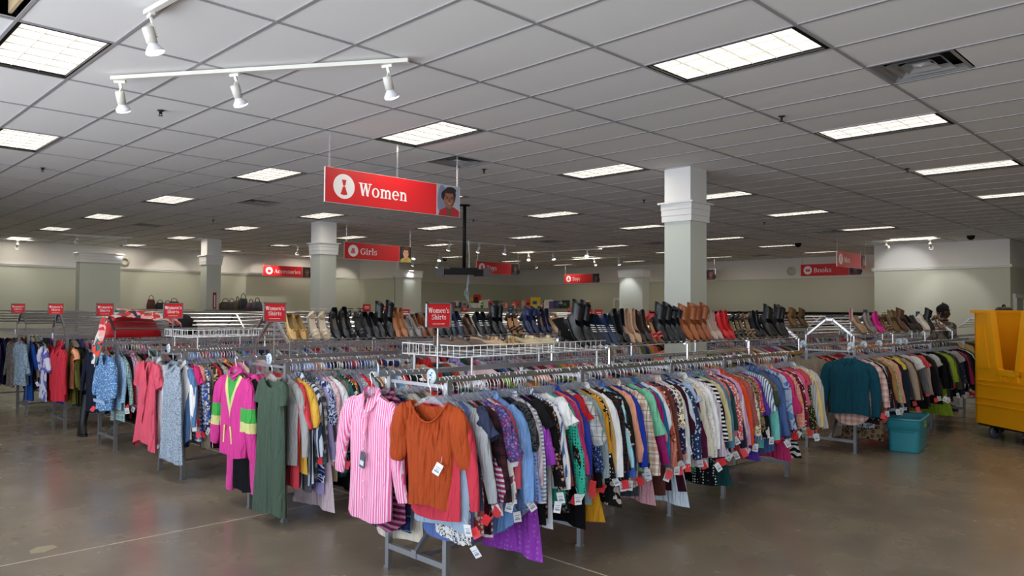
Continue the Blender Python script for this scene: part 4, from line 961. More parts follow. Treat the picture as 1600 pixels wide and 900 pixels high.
rail_run(rand_rows(16, 5), YC[0] + .285, 'far side of front rack further in', x0=3.3, x1=4.6, hang=None, tags=0, var_far=True, first_prev='black spotted')

SEC = [(None, 'ls', 'grey heather knit', 'heather', '8c8a88 b0aeac', .66), (None, '34', 'coral red roll-sleeve', 'solid', 'd84450', .80), (463, 'pf', 'golden yellow', 'solid', 'e2b24a', .7), (None, 'sh', 'pale blue striped', 'vstripe', 'd6e0ee 34405a', .84, 1.6), (None, 'ls', 'grey tweed', 'heather', '4a4c52 7a7c82', .86), (483, 'sh', 'charcoal check', 'gingham', '3c4042 54585a', .76, .5), (None, 'ls', 'grey and white plaid', 'plaid', '5a5a5e c8c8c8 2a2a2c', .84), (497, 'pf', 'navy embroidered', 'scroll', '20326e d0d8e8', .80, 1.3), (505, 'cd', 'lavender', 'solid', 'aaa0d2', .86), (None, 'tu', 'pale blush', 'solid', 'dcc4cc', 1.0), (512, 'ls', 'pink floral', 'ditsy', 'd8b0b4 b47a86', .7), (518, 'pf', 'white eyelet', 'ditsy', 'e6e8ee c4c8d2', .6), (None, 'ls', 'sand', 'solid', 'c4b090', .8), (526, 'sh', 'olive taupe', 'solid', '6e6a5e', .84), (531, 'sh', 'dark teal', 'solid', '2c5e5c', .84), (None, 'ls', 'black leaf-print', 'leaf', '17181a c8ccc4 9aa49a', .8), (540, '34', 'red flowered', 'floral', 'c02a20 e8b040 3a7a3a', .6, .8), (None, 'cd', 'black', 'solid', '111114', .9), (552, 'ls', 'dusty blue', 'solid', '8090b8', .7), (None, 'ls', 'grey print', 'ditsy', '8a8a90 d0d0d0', .66), (565, 'ls', 'candy pink', 'solid', 'd6789c', .66), (572, 'ls', 'tomato red', 'solid', 'cc2430', .66), (None, 'ls', 'silver grey', 'solid', '9a9ca4', .66), (None, 'ls', 'pale cream', 'solid', 'dcd6c6', .66), (590, 'ls', 'bottle green', 'solid', '1c4a44', .66), (None, 'ls', 'sienna', 'solid', 'a4603c', .66), (None, 'ls', 'ivory', 'solid', 'e2ded4', .66), (612, 'ls', 'black and ivory', 'wash', '18181a d8d4cc', .66), (None, 'ls', 'snow white', 'solid', 'e4e6ea', .66), (628, 'ls', 'washed denim', 'solid', '5a86a4', .66), (None, 'ls', 'cloud grey', 'solid', 'b4b8bc', .66), (645, 'ls', 'blood red', 'solid', 'b02020', .66), (None, 'ls', 'jet black', 'solid', '121216', .66), (668, 'ls', 'zebra', 'zebra', 'e4e4e4 161616', .66)]
rail_run(SEC, YC[1] - .285, 'second rack', x0=2.92, hang='second rack', tags=.35, first_prev='long green dress')
REAR1 = [(None, 'cd', 'black', 'solid', '101014', .98), (None, 'ls', 'hot pink', 'solid', 'dc4a8c', .66), (None, 'ls', 'pale cream', 'solid', 'd8ccbc', .66), (None, 'ls', 'coral', 'solid', 'd84a52', .6), (None, 'ls', 'yellow-green print', 'floral', '8a8420 d8c43c 5a5a20', .6, .6), (None, 'ls', 'crimson', 'solid', '8c1c34', .6), (None, 'ls', 'slate', 'solid', '4a5260', .6), (None, 'ls', 'orange', 'solid', 'd87040', .6)]
rail_run(REAR1, YC[1] + .285, 'far side of second rack', x0=2.85, x1=3.5, hang='second rack', tags=.1, var_far=True, first_prev='windbreaker')
rail_run(rand_rows(18, 8), YC[1] + .285, 'far side of second rack further in', x0=3.6, x1=5.2, tags=0, var_far=True, first_prev='orange')

THI = [(None, 'sh', 'white', 'solid', 'e6e4e0', .76), (None, 'sh', 'mid-blue denim', 'heather', '4a6c98 6484ae', .78), (300, 'ss', 'magenta', 'solid', 'c22a6c', .6), (None, 'ss', 'peach', 'solid', 'eaa08a', .56), (312, 'ls', 'blue gingham', 'gingham', '2c56a8 e0e6f0', .7), (None, 'ls', 'blue and yellow print', 'floral', '2c4a98 e0dcc8 c8b040', .6, .7), (None, 'cd', 'taupe', 'solid', '8a7e6e', .82), (322, 'cd', 'black pinstriped', 'vstripe', '141416 d0d0d0', .8, 3.0), (None, 'ls', 'brown leaf-print', 'leaf', '3a2e26 c8b08a 6a5a44', .6), (331, 'ls', 'scarlet', 'solid', 'c4202a', .78), (None, 'cd', 'navy', 'solid', '1c2038', .8), (338, 'pf', 'multicolour print', 'floral', '9a9a86 5c7a8a c87a5a', .56, .6), (None, 'tu', 'wine', 'solid', '4c1426', .9), (352, 'sh', 'orange', 'solid', 'e08a54', .7), (None, 'ls', 'dark olive', 'solid', '33321f', .66), (None, 'ls', 'mustard', 'solid', 'c8902c', .6), (365, 'ls', 'bright pink', 'solid', 'e04a94', .62), (None, 'ls', 'pale pink knit', 'solid', 'e4b4c0', .6), (378, 'ls', 'oatmeal', 'solid', 'cdb8a8', .6)]
rail_run(THI, YC[2] - .285, 'third rack', x0=2.90, hang='third rack', tags=.45, first_prev='grey dress')
rail_run([(None, 'sh', 'white', 'solid', 'e2e4ea', .9), (None, 'ls', 'blue patterned', 'floral', '2a4a90 e8e4dc c89a3c', .6, .6), (None, 'ls', 'yellow and navy', 'wash', '1c2444 d8a43c', .6), (None, 'ls', 'khaki', 'solid', '7a705a', .6), (None, 'ls', 'plum', 'solid', '5a2444', .6), (None, 'ls', 'light grey', 'solid', 'b0b2b8', .6)], YC[2] + .285, 'far side of third rack', x0=2.88, x1=3.4, hang='third rack', tags=.2, var_far=True, first_prev='coral wrap top')
FOU = [(None, 'ls', 'light blue', 'ditsy', '8aaed0 d0e0f0', .66), (184, 'ls', 'green and blue plaid', 'plaid', 'a8bca8 6a8a98 4a5a7a', .74), (None, 'ls', 'black', 'solid', '1a1418', .7), (195, 'ls', 'cherry red', 'solid', 'b8303c', .7), (None, 'ls', 'lilac patterned', 'ditsy', 'c4b4cc 7a5a8a', .64), (204, 'sh', 'pink and white plaid', 'plaid', 'e8d4e0 d05a90 a83a78', .72, 1.6), (None, 'ls', 'khaki', 'solid', '8a7e60', .6), (213, 'cd', 'black', 'solid', '101012', .86), (221, 'ls', 'dark crimson', 'solid', 'a01c30', .76), (None, 'ls', 'wine red', 'solid', '6a1428', .8), (229, 'ls', 'plum', 'solid', '4c2240', .8), (None, 'ls', 'ivory', 'solid', 'd8d4cc', .66)]
rail_run(FOU, YC[3] - .285, 'fourth rack', x0=2.95, hang='fourth rack', tags=.35, first_prev='blue blouse', var_far=True)
rail_run([(None, 'cd', 'navy', 'solid', '181c30', .74), (None, 'ss', 'white', 'solid', 'dcdce6', .62), (None, 'ls', 'orange', 'solid', 'e48c48', .66), (None, 'ls', 'dark blue print', 'floral', '171a2c 3c4a3a 8a8a90', .8, .7), (None, 'ls', 'lilac striped', 'vstripe', 'b4a4cc 3a304a', .7), (None, 'cd', 'black', 'solid', '111113', .86), (None, 'ls', 'navy', 'solid', '20284c', .8)], YC[3] + .285, 'far side of fourth rack', x0=2.85, x1=3.3, tags=.1, var_far=True, hang='fourth rack')
FIF = [(None, 'cd', 'olive green', 'solid', '6a6428', .8), (115, 'ss', 'peach', 'solid', 'e8a47c', .56), (None, 'ls', 'moss green', 'solid', '4c4a20', .78), (121, 'ls', 'dark brown print', 'ditsy', '2a2420 6a5a40', .76), (None, 'ls', 'black camouflage', 'wash', '17181a 3c3c2c', .8), (131, 'ls', 'charcoal', 'solid', '24242a', .8), (None, 'ls', 'grey', 'solid', '6a6a70', .7)]
rail_run(FIF, YC[4] - .285, 'fifth rack', x0=2.98, tags=.3, first_prev='red hooded jacket', var_far=True)
rail_run([(None, 'pf', 'blue and white batik', 'tie', 'd4d0e4 4a4ca4', .74), (None, 'ls', 'bright red', 'solid', 'b01c26', .8), (None, 'ls', 'purple', 'solid', '6a2a66', .8), (None, 'ls', 'royal blue', 'solid', '2c3c9c', .82), (None, 'ls', 'crimson', 'solid', '96203a', .66), (None, 'ls', 'cream', 'solid', 'd0c8b8', .6)], YC[4] + .285, 'far side of fifth rack', x0=2.82, x1=3.2, tags=.2, var_far=True)
rail_run([(None, 'tu', 'bright blue', 'solid', '1c4a9a', .92), (None, 'ls', 'black', 'solid', '151518', .7), (None, 'ls', 'tan', 'solid', 'a88a70', .6), (48, 'ls', 'navy', 'solid', '24365e', .62), (None, 'ls', 'olive black', 'solid', '2a2a22', .72), (57, 'ls', 'green and white', 'vstripe', '4a7a4c d0d4cc', .6), (None, 'cd', 'charcoal', 'solid', '1c1c1e', .7), (66, 'ls', 'dark moss', 'solid', '3c3a28', .66)], YC[5] - .285, 'sixth rack', x0=2.98, tags=.5, first_prev='pale blue print blouse', var_far=True)
rail_run([(None, 'ls', 'grey floral', 'ditsy', '5a5450 b0a8a0', .72), (None, 'ls', 'magenta and white', 'vstripe', 'b04a80 e0d0d8', .6), (None, 'ls', 'deep violet', 'solid', '2c1c54', .8), (None, 'ls', 'amber', 'solid', 'dca050', .62), (None, 'ls', 'dark grey', 'solid', '44444a', .7)], YC[5] + .285, 'far side of sixth rack', x0=2.85, x1=3.3, tags=.1, var_far=True)
rail_run([(None, 'ls', 'deep purple', 'solid', '3a1c50', .8), (None, 'ls', 'dark navy', 'solid', '1a1c3c', .8), (None, 'ls', 'plum', 'solid', '4a2040', .8), (None, 'ls', 'grey print', 'ditsy', '6a6460 c0b8b0', .7)], YC[6] - .285, 'seventh rack', x0=2.9, x1=3.2, tags=.1, var_far=True)

TUB = [(None, 'ls', 'pink checked', 'plaid', 'd8a8a4 e8d4d0 a86a6a', .64), (None, 'cd', 'black patterned', 'ditsy', '141416 8a8a88', .72, 1.6), (1366, 'cd', 'cream', 'solid', 'd8d2c6', .66), (None, 'ls', 'dark brown', 'solid', '2a1e20', .74), (1375, 'sw', 'blue grey', 'heather', '7c8496 949cac', .68), (None, 'ls', 'maroon', 'solid', '4a1c2c', .74), (1386, 'cd', 'camel', 'solid', 'a8804e', .68), (1394, 'ls', 'floral cream', 'floral', 'c8bc9c 5a7a4a a8b080', .62, .5), (1402, 'ls', 'peach pink', 'solid', 'e8a48c', .66), (None, 'ls', 'navy', 'solid', '1c2436', .7), (1408, 'ss', 'yellow', 'solid', 'd8b848', .5), (1413, 'cd', 'dark slate', 'solid', '2e3640', .7), (1418, 'ls', 'taupe', 'solid', 'a89684', .66), (None, 'ls', 'brown', 'solid', '5c3c24', .66), (1426, 'ls', 'burgundy', 'solid', '4c1820', .72), (1433, 'ss', 'white', 'solid', 'd8d8d4', .5), (None, 'ls', 'grey', 'solid', '6a6a6c', .6), (1440, 'ss', 'coral red', 'solid', 'c84a50', .5), (1445, 'cd', 'beige grey', 'solid', 'a49890', .62), (1452, 'cd', 'black', 'solid', '141416', .7), (None, 'ls', 'charcoal', 'solid', '2c2c30', .7), (1461, 'ss', 'silver', 'solid', 'b0b0b0', .6), (1468, 'cd', 'dark', 'solid', '101013', .7), (1476, 'cd', 'long black', 'solid', '0e0e11', .72), (None, 'ls', 'steel', 'solid', '5a6068', .6), (1482, 'tu', 'lime green', 'solid', '88a42c', .86), (None, 'ls', 'olive', 'solid', '4a4c34', .66), (1490, 'ls', 'ink navy', 'solid', '1c2430', .7), (1497, 'ss', 'pale grey', 'solid', '9c9c94', .5), (None, 'ls', 'blue spotted', 'ditsy', '2a3450 8a90a8', .6), (1503, 'cd', 'pitch black', 'solid', '111114', .7), (None, 'ls', 'raspberry', 'solid', 'a82a5c', .6), (1509, 'ls', 'forest', 'solid', '20302a', .7), (1515, 'cd', 'coal black', 'solid', '141418', .68), (1519, 'ls', 'snow white', 'solid', 'd4d4d4', .62), (None, 'ls', 'dim grey', 'solid', '3c3c3e', .6), (1524, 'ls', 'leaf green', 'solid', '7c8c34', .6)]
rail_run(TUB, YC[0] - .285, 'rack by the teal tub', x0=9.06, hang='rack by the teal tub', tags=.6, var_far=True, first_prev='dark teal jacket', minstep=.05)
rail_run([(None, 'ls', 'black', 'solid', '131316', .72), (None, 'cd', 'coral', 'solid', 'e86a54', .66), (None, 'cd', 'dark red', 'solid', '9a201c', .6), (None, 'ls', 'charcoal', 'solid', '2a2a2e', .7), (None, 'ls', 'deep black', 'solid', '161616', .7), (None, 'ls', 'white edged', 'solid', 'c8c4c0', .6), (None, 'ls', 'scarlet', 'solid', 'c83a34', .6), (None, 'ls', 'brown', 'solid', '4a3428', .6), (None, 'ls', 'red', 'solid', 'b83038', .6)], YC[0] + .285, 'far side of rack by the teal tub', x0=9.17, x1=9.75, tags=0, var_far=True, hang='rack by the teal tub')

# ---------------------------------------------------------------- hero garments, one mesh set each
def hero(name, label, cat, x, y, parts, rot=0.0, z=HZ, hang=None):
    t = thing(name, uniq(label), cat, (x, y, z), rot)
    for nm, bm, mt in parts: bm.build(nm, mt, t)
    if hang: hanger(x, y, hang, rot)
    return t
RUST = fabric('solid', 'aa4720')
h = hero('blouse', 'rust orange gathered blouse facing out at the front rack corner', 'blouse', 2.77, YF, [
    ('torso', body_bm(3, L=.60, sh=.195, chest=.185, waist=.175, hem=.165, neck=.14, nf=.12, nb=.03, slope=.4, T=.04, amp=.012, gather=.011, nu=64, nv=24), RUST),
    ('sleeve', sleeve_bm(3, -1, sh=.2, neck=.14, slope=.42, Ls=.34, r0=.06, r1=.05, ang=9, puff=.012, nr=14, n=16), RUST), ('sleeve', sleeve_bm(4, 1, sh=.2, neck=.14, slope=.42, Ls=.34, r0=.06, r1=.05, ang=9, puff=.012, nr=14, n=16), RUST)], hang='front rack', rot=.2)
nb = MB(); nb.smooth = True
nb.tube([(-.02 - .012 * (1 - u * u), .14 * u, -.12 * (1 - u * u) + .002) for u in [k / 10 - 1 for k in range(21)]], .006, 6); nb.build('neckband', RUST, h)
q = obj('price_tag', TAGW, h, (-.06, -.13, -.33)); q.rotation_euler = (.5, 0, .3)
PST = fabric('pinkstripe', 'ec6ea6', 'f6c4da', .95, 'f4e2ea'); PSH = fabric('hstripe', 'ee80b0', 'f6d2e2', .7)
h = hero('shirt', 'pink striped button-up shirt with long sleeves hanging at the end of the front rack', 'shirt', 2.755, YC[0] + .285, [
    ('torso', body_bm(8, L=.80, sh=.205, chest=.225, waist=.215, hem=.225, neck=.075, nf=.11, nb=.01, slope=.36, T=.035, amp=.012, curve=.06, nu=28, nv=22), PST),
    ('sleeve', sleeve_bm(8, -1, Ls=.60, r0=.07, r1=.05, ang=8, nr=14, n=14), PST), ('sleeve', sleeve_bm(9, 1, Ls=.52, r0=.07, r1=.05, ang=15, nr=14, n=14), PST),
    ('collar', collar_bm(.078, .05, .10), PST)], hang='front rack')
MB().bar((-.047, 0, -.1), (-.044, .004, -.76), .03, .006, up=(1, 0, 0)).build('button_placket', PST, h)
for k in range(6):
    MB().lathe([(.006, 0), (.006, .003)], 8, c=(-.052, .003, -.14 - .1 * k), R=Matrix.Rotation(-pi / 2, 3, 'Y')).build('button', mat('button_white', 'f0e8ec', .4), h)
MB().box((-.036, 0, -.045), (.002, .03, .018)).build('neck_label', mat('label_dark', '24242c', .6), h)
m = MB(); m.box((0, 0, -.06), (.003, .05, .1)); m.tube([(0, 0, -.01), (.005, .01, .05), (.01, .015, .14)], .0015, 4); m.cur = 1; m.box((-.002, 0, -.08), (.002, .038, .03))
q = m.build('hang_tag', [mat('tag_slate', '4a5864', .5), mat('tag_pale', 'd4dce0', .5)], h, (-.062, -.01, -.35)); q.rotation_euler = (.2, 0, 0)
GRN = fabric('solid', '475749')
h = hero('dress', 'long dark green sleeveless dress hanging at the second rack end', 'dress', 2.80, YC[1] - .285, [
    ('torso', body_bm(12, L=1.02, sh=.165, chest=.2, waist=.215, hem=.245, neck=.11, nf=.075, nb=.03, slope=.3, T=.04, amp=.02, nu=40, nv=26), GRN),
    ('cap_sleeve', sleeve_bm(12, -1, sh=.17, neck=.1, Ls=.17, r0=.06, r1=.05, ang=10, nr=6, n=10, cuff=False), GRN), ('cap_sleeve', sleeve_bm(13, 1, sh=.17, neck=.1, Ls=.17, r0=.06, r1=.05, ang=10, nr=6, n=10, cuff=False), GRN)], hang='second rack')
WB = fabric('windbreaker', 'd03e8e', 'd4cf8a', 1.0, '46a84c')
h = hero('jacket', 'hot pink windbreaker with lime green and pale yellow panels', 'jacket', 2.78, YC[1] + .285, [
    ('torso', body_bm(15, L=.66, sh=.2, chest=.235, waist=.235, hem=.21, neck=.075, nf=.06, T=.045, amp=.014, nu=26, nv=18), WB),
    ('sleeve', sleeve_bm(15, -1, Ls=.66, r0=.08, r1=.055, ang=8, puff=.01, nr=14, n=14), WB), ('sleeve', sleeve_bm(16, 1, Ls=.6, r0=.08, r1=.055, ang=16, puff=.01, nr=14, n=14), WB),
    ('collar', collar_bm(.085, .07, .07), fabric('solid', 'd03e8e'))], hang='second rack')
for k in range(2): MB().bar((-.066, -.05 + .1 * k, -.42), (-.063, -.075 + .15 * k, -.56), .016, .006, up=(1, 0, 0)).build('pocket_trim', fabric('solid', 'e8e08c'), h)
hero('trousers', 'hot pink tracksuit trousers hanging low under the windbreaker', 'trousers', 2.86, YC[1] + .285, [('leg', sleeve_bm(31, 1, sh=.13, Ls=.98, r0=.09, r1=.06, ang=1, nr=14, n=12), fabric('solid', 'd84a96')), ('leg', sleeve_bm(33, -1, sh=.13, Ls=.95, r0=.09, r1=.06, ang=1, nr=14, n=12), fabric('solid', 'd84a96')), ('waistband', MB().box((0, 0, -.03), (.05, .26, .05)), fabric('solid', 'c83c86'))], z=HZ - .0)
DIT = fabric('ditsy', 'a4b0be', '2c3850', .8)
hero('dress', 'grey blue ditsy-print dress facing out at the third rack end', 'dress', 2.82, YC[2] - .285, [
    ('torso', body_bm(18, L=.92, sh=.17, chest=.2, waist=.21, hem=.25, neck=.075, nf=.05, slope=.32, T=.04, amp=.02, gather=.003, nu=34, nv=22), DIT),
    ('neck_tie', collar_bm(.078, .03, .05), DIT)], hang='third rack')
COR = fabric('solid', 'd8566a')
hero('top', 'coral pink ruffled wrap top on the far side of the third rack', 'top', 2.80, YC[2] + .285, [
    ('torso', body_bm(21, L=.80, sh=.19, chest=.2, waist=.2, hem=.27, neck=.10, nf=.26, nb=.02, T=.04, amp=.03, curve=-.08, nu=34, nv=20), COR),
    ('sleeve', sleeve_bm(21, -1, Ls=.24, r0=.07, r1=.075, ang=22, nr=7, n=12, cuff=False), COR), ('sleeve', sleeve_bm(22, 1, Ls=.24, r0=.07, r1=.075, ang=22, nr=7, n=12, cuff=False), COR),
    ('ruffle', MB().grid([[(-.05 - .02 * abs(sin(9 * t)), -.1 + .13 * t - .05 * k, -.02 - .66 * t + .02 * k) for t in [q / 16 for q in range(17)]] for k in (0, 1)]), COR)], hang='third rack')
BOHO = fabric('ditsy', '5a86b8', 'c4d8ea', 1.5)
h = hero('blouse', 'blue print peasant blouse at the fourth rack end beneath the scarf', 'blouse', 2.83, YC[3] - .285, [
    ('torso', body_bm(24, L=.64, sh=.2, chest=.23, waist=.24, hem=.21, neck=.085, nf=.14, T=.045, amp=.02, gather=.004, nu=30, nv=18), BOHO),
    ('sleeve', sleeve_bm(24, -1, Ls=.46, r0=.07, r1=.055, ang=12, puff=.015, nr=10, n=12), BOHO), ('sleeve', sleeve_bm(25, 1, Ls=.46, r0=.07, r1=.055, ang=12, puff=.015, nr=10, n=12), BOHO)], hang='fourth rack')
MB().grid([[(-.066 + .004 * k, -.2 + .4 * q / 8, -.52 - .035 * k) for q in range(9)] for k in (0, 1)]).build('border_band', fabric('hstripe', '7aa4cc', 'd0e0f0', .5), h)
RH = fabric('solid', 'c83040')
hero('jacket', 'red hooded jacket at the fifth rack end', 'jacket', 2.86, YC[4] - .285, [
    ('torso', body_bm(27, L=.72, sh=.2, chest=.24, waist=.24, hem=.24, neck=.09, nf=.13, T=.05, amp=.018, nu=22, nv=16), RH),
    ('sleeve', sleeve_bm(27, -1, Ls=.58, r0=.075, r1=.05, ang=8, nr=10, n=10), RH), ('sleeve', sleeve_bm(28, 1, Ls=.58, r0=.075, r1=.05, ang=10, nr=10, n=10), RH), ('hood', collar_bm(.11, .09, .16), RH)])
PB = fabric('scroll', 'a8bccc', '4c6078', .7)
hero('blouse', 'pale blue scroll-print blouse at the sixth rack end', 'blouse', 2.86, YC[5] - .285, [
    ('torso', body_bm(34, L=.66, sh=.2, chest=.25, waist=.27, hem=.30, neck=.07, nf=.05, T=.05, amp=.022, nu=22, nv=16), PB),
    ('sleeve', sleeve_bm(34, -1, Ls=.5, r0=.07, r1=.06, ang=24, nr=10, n=10), PB), ('sleeve', sleeve_bm(35, 1, Ls=.52, r0=.07, r1=.06, ang=26, nr=10, n=10), PB)])
TJ = fabric('solid', '12485a')
hero('jacket', 'dark teal jacket with its back turned out beside the teal tub', 'jacket', 8.93, YC[0] - .285, [
    ('torso', body_bm(37, L=.62, sh=.215, chest=.235, waist=.22, hem=.235, neck=.07, nf=.0, nb=.0, T=.05, amp=.012, curve=-.05, nu=26, nv=16), TJ),
    ('sleeve', sleeve_bm(37, -1, sh=.22, Ls=.6, r0=.07, r1=.05, ang=4, nr=10, n=10), TJ), ('sleeve', sleeve_bm(38, 1, sh=.22, Ls=.6, r0=.07, r1=.05, ang=5, nr=10, n=10), TJ), ('collar', collar_bm(.075, .03, .03), TJ)], hang='rack by the teal tub')
hero('tunic', 'pink checked tunic hem showing under the dark teal jacket', 'tunic', 8.99, YC[0] - .285, [('torso', body_bm(39, L=.78, sh=.17, chest=.2, waist=.2, hem=.2, curve=.12, T=.03, nu=14, nv=12), fabric('plaid', 'd8a49c', 'ecd8d0', 1.0, 'b06a6a'))])
TP = fabric('heather', '7c7064', '968a7c', 1.5)
hero('sweater', 'taupe knit sweater at the far side of the rack by the teal tub', 'sweater', 9.08, YC[0] + .285, [
    ('torso', body_bm(41, L=.60, sh=.2, chest=.25, waist=.26, hem=.27, neck=.09, nf=.05, T=.05, amp=.02, curve=-.22, nu=26, nv=16), TP),
    ('sleeve', sleeve_bm(41, -1, Ls=.58, r0=.075, r1=.05, ang=8, nr=10, n=10), TP), ('sleeve', sleeve_bm(42, 1, Ls=.5, r0=.075, r1=.05, ang=14, nr=10, n=10), TP)], hang='rack by the teal tub')
hero('skirt', 'white skirt with a black geometric print hanging beside the teal tub', 'skirt', 9.25, YC[0] - .24, [('panel', body_bm(43, L=.3, sh=.19, chest=.2, waist=.2, hem=.2, neck=.02, nf=0, slope=.0, T=.03), fabric('scroll', 'c4d0dc', '242c38', .9)), ('waistband', MB().box((0, 0, .0), (.04, .38, .03)), fabric('solid', 'b8c4d0'))], z=.60, rot=.5)
hero('skirt', 'leopard print skirt hanging low between the geometric skirt and the tub', 'skirt', 9.42, YC[0] - .25, [('panel', body_bm(45, L=.36, sh=.2, chest=.21, waist=.22, hem=.23, neck=.02, nf=0, slope=.0, T=.03), fabric('leopard', '8a745a', '14110f', 1.5)), ('waistband', MB().box((0, 0, .0), (.04, .4, .03)), fabric('solid', '14110f'))], z=.50, rot=.3)

# ---------------------------------------------------------------- the uncounted rest
GMAT = bpy.data.materials.new('fabric_mass'); GMAT.use_nodes = True
va = GMAT.node_tree.nodes.new('ShaderNodeVertexColor'); va.layer_name = 'tint'
GMAT.node_tree.links.new(va.outputs[0], GMAT.node_tree.nodes['Principled BSDF'].inputs['Base Color']); GMAT.node_tree.nodes['Principled BSDF'].inputs['Roughness'].default_value = .85
PAL = ['16161a', '16161a', '24283c', '3a3a40', 'd8d8da', 'e4e0da', 'c8b8a0', 'a82a34', 'c84a50', '7a2038', '2c4a8a', '5a7ab0', '8aa4cc', '2c5a4c', '6a7a3c', 'd8a040', 'd87a50', 'd88aa4', 'c03a7a', '6a4a8a', '8a8a8e', '5c4434', '9ac0c0', 'e8c8c8']
def mass(name, runs, parts):
    r = random.Random(11); gv, gf, gc = [], [], []; hk = MB()
    for (y, a, b, step) in runs:
        x = a
        while x < b:
            c = hx(r.choice(PAL)); L = r.uniform(.55, .8); w = r.uniform(.19, .24); n0 = len(gv); tw = r.uniform(-.03, .03)
            ys = (-1.15, -1, -.4, 0, .4, 1, 1.15)
            prof = [(-.45, -.5, -.065, -.0, -.065, -.5, -.45)]
            top = [-.16, -.07, -.02, .0, -.02, -.07, -.16]
            for s in (-1, 1):
                base = len(gv)
                for j in range(4):
                    v = j / 3
                    for i, yy in enumerate(ys):
                        zb = -L if 1 <= i <= 5 else -L * .8
                        gv.append((x + s * (.008 + .02 * v) * (1 - abs(yy) ** 4 * .5) + tw * v, y + yy * w, HZ + top[i] + (zb - top[i]) * v))
                for j in range(3):
                    for i in range(6): gf.append((base + j * 7 + i, base + j * 7 + i + 1, base + (j + 1) * 7 + i + 1, base + (j + 1) * 7 + i)); gc.append(c)
            hk.cur = 0; hk.tube([(x, y, HZ + .02), (x, y, HZ + .09), (x, y + .02, HZ + .112), (x, y + .002, HZ + .136), (x, y - .018, HZ + .118)], .0034, 3, caps=False)
            hk.cur = 1; hk.box((x, y, HZ + .012), (.005, .1, .036))
            x += step * r.uniform(.6, 1.4)
    me = bpy.data.meshes.new(name); me.from_pydata(gv, [], gf); me.materials.append(GMAT)
    at = me.color_attributes.new('tint', 'FLOAT_COLOR', 'CORNER')
    buf = []
    for p, c in zip(gf, gc): buf += list(c) * len(p)
    at.data.foreach_set('color', buf); me.polygons.foreach_set('use_smooth', [True] * len(gf)); me.update()
    o = obj(name, me); tag(o, parts[0], 'clothing', kind='stuff')
    h = hk.build(parts[1], [HOOKM, PLAST]); tag(h, parts[2], 'hangers', kind='stuff')
runs = [(YC[0] + .285, 4.66, 7.6, .05), (YC[1] - .285, 5.0, 7.6, .05), (YC[1] + .285, 5.25, 7.6, .05)]
for k in range(2, 7): runs += [(YC[k] - .285, {2: 4.2, 3: 3.8, 4: 3.6, 5: 3.5, 6: 3.3}[k], 7.6, .06), (YC[k] + .285, 3.5, 7.6, .06)]
runs += [(YC[0] + .285, 9.8, 13.7, .06)]
for k in range(1, 8): runs += [(YCB[k] - .285, 9.1, 13.7, .08), (YCB[k] + .285, 9.1, 13.7, .09)]
mass('packed_garments', runs, ('tightly packed clothes of every colour on the rails further in', 'packed_hangers', 'metal hooks and clear hangers crowded on the rails further in'))
runs = []
for k in range(0, 8): runs += [(YCB[k] - .285, 15.3, 19.9, .11), (YCB[k] + .285, 15.3, 19.9, .12)]
mass('distant_garments', runs, ('clothes on the distant racks of the third block', 'distant_hangers', 'hangers on the distant racks of the third block'))
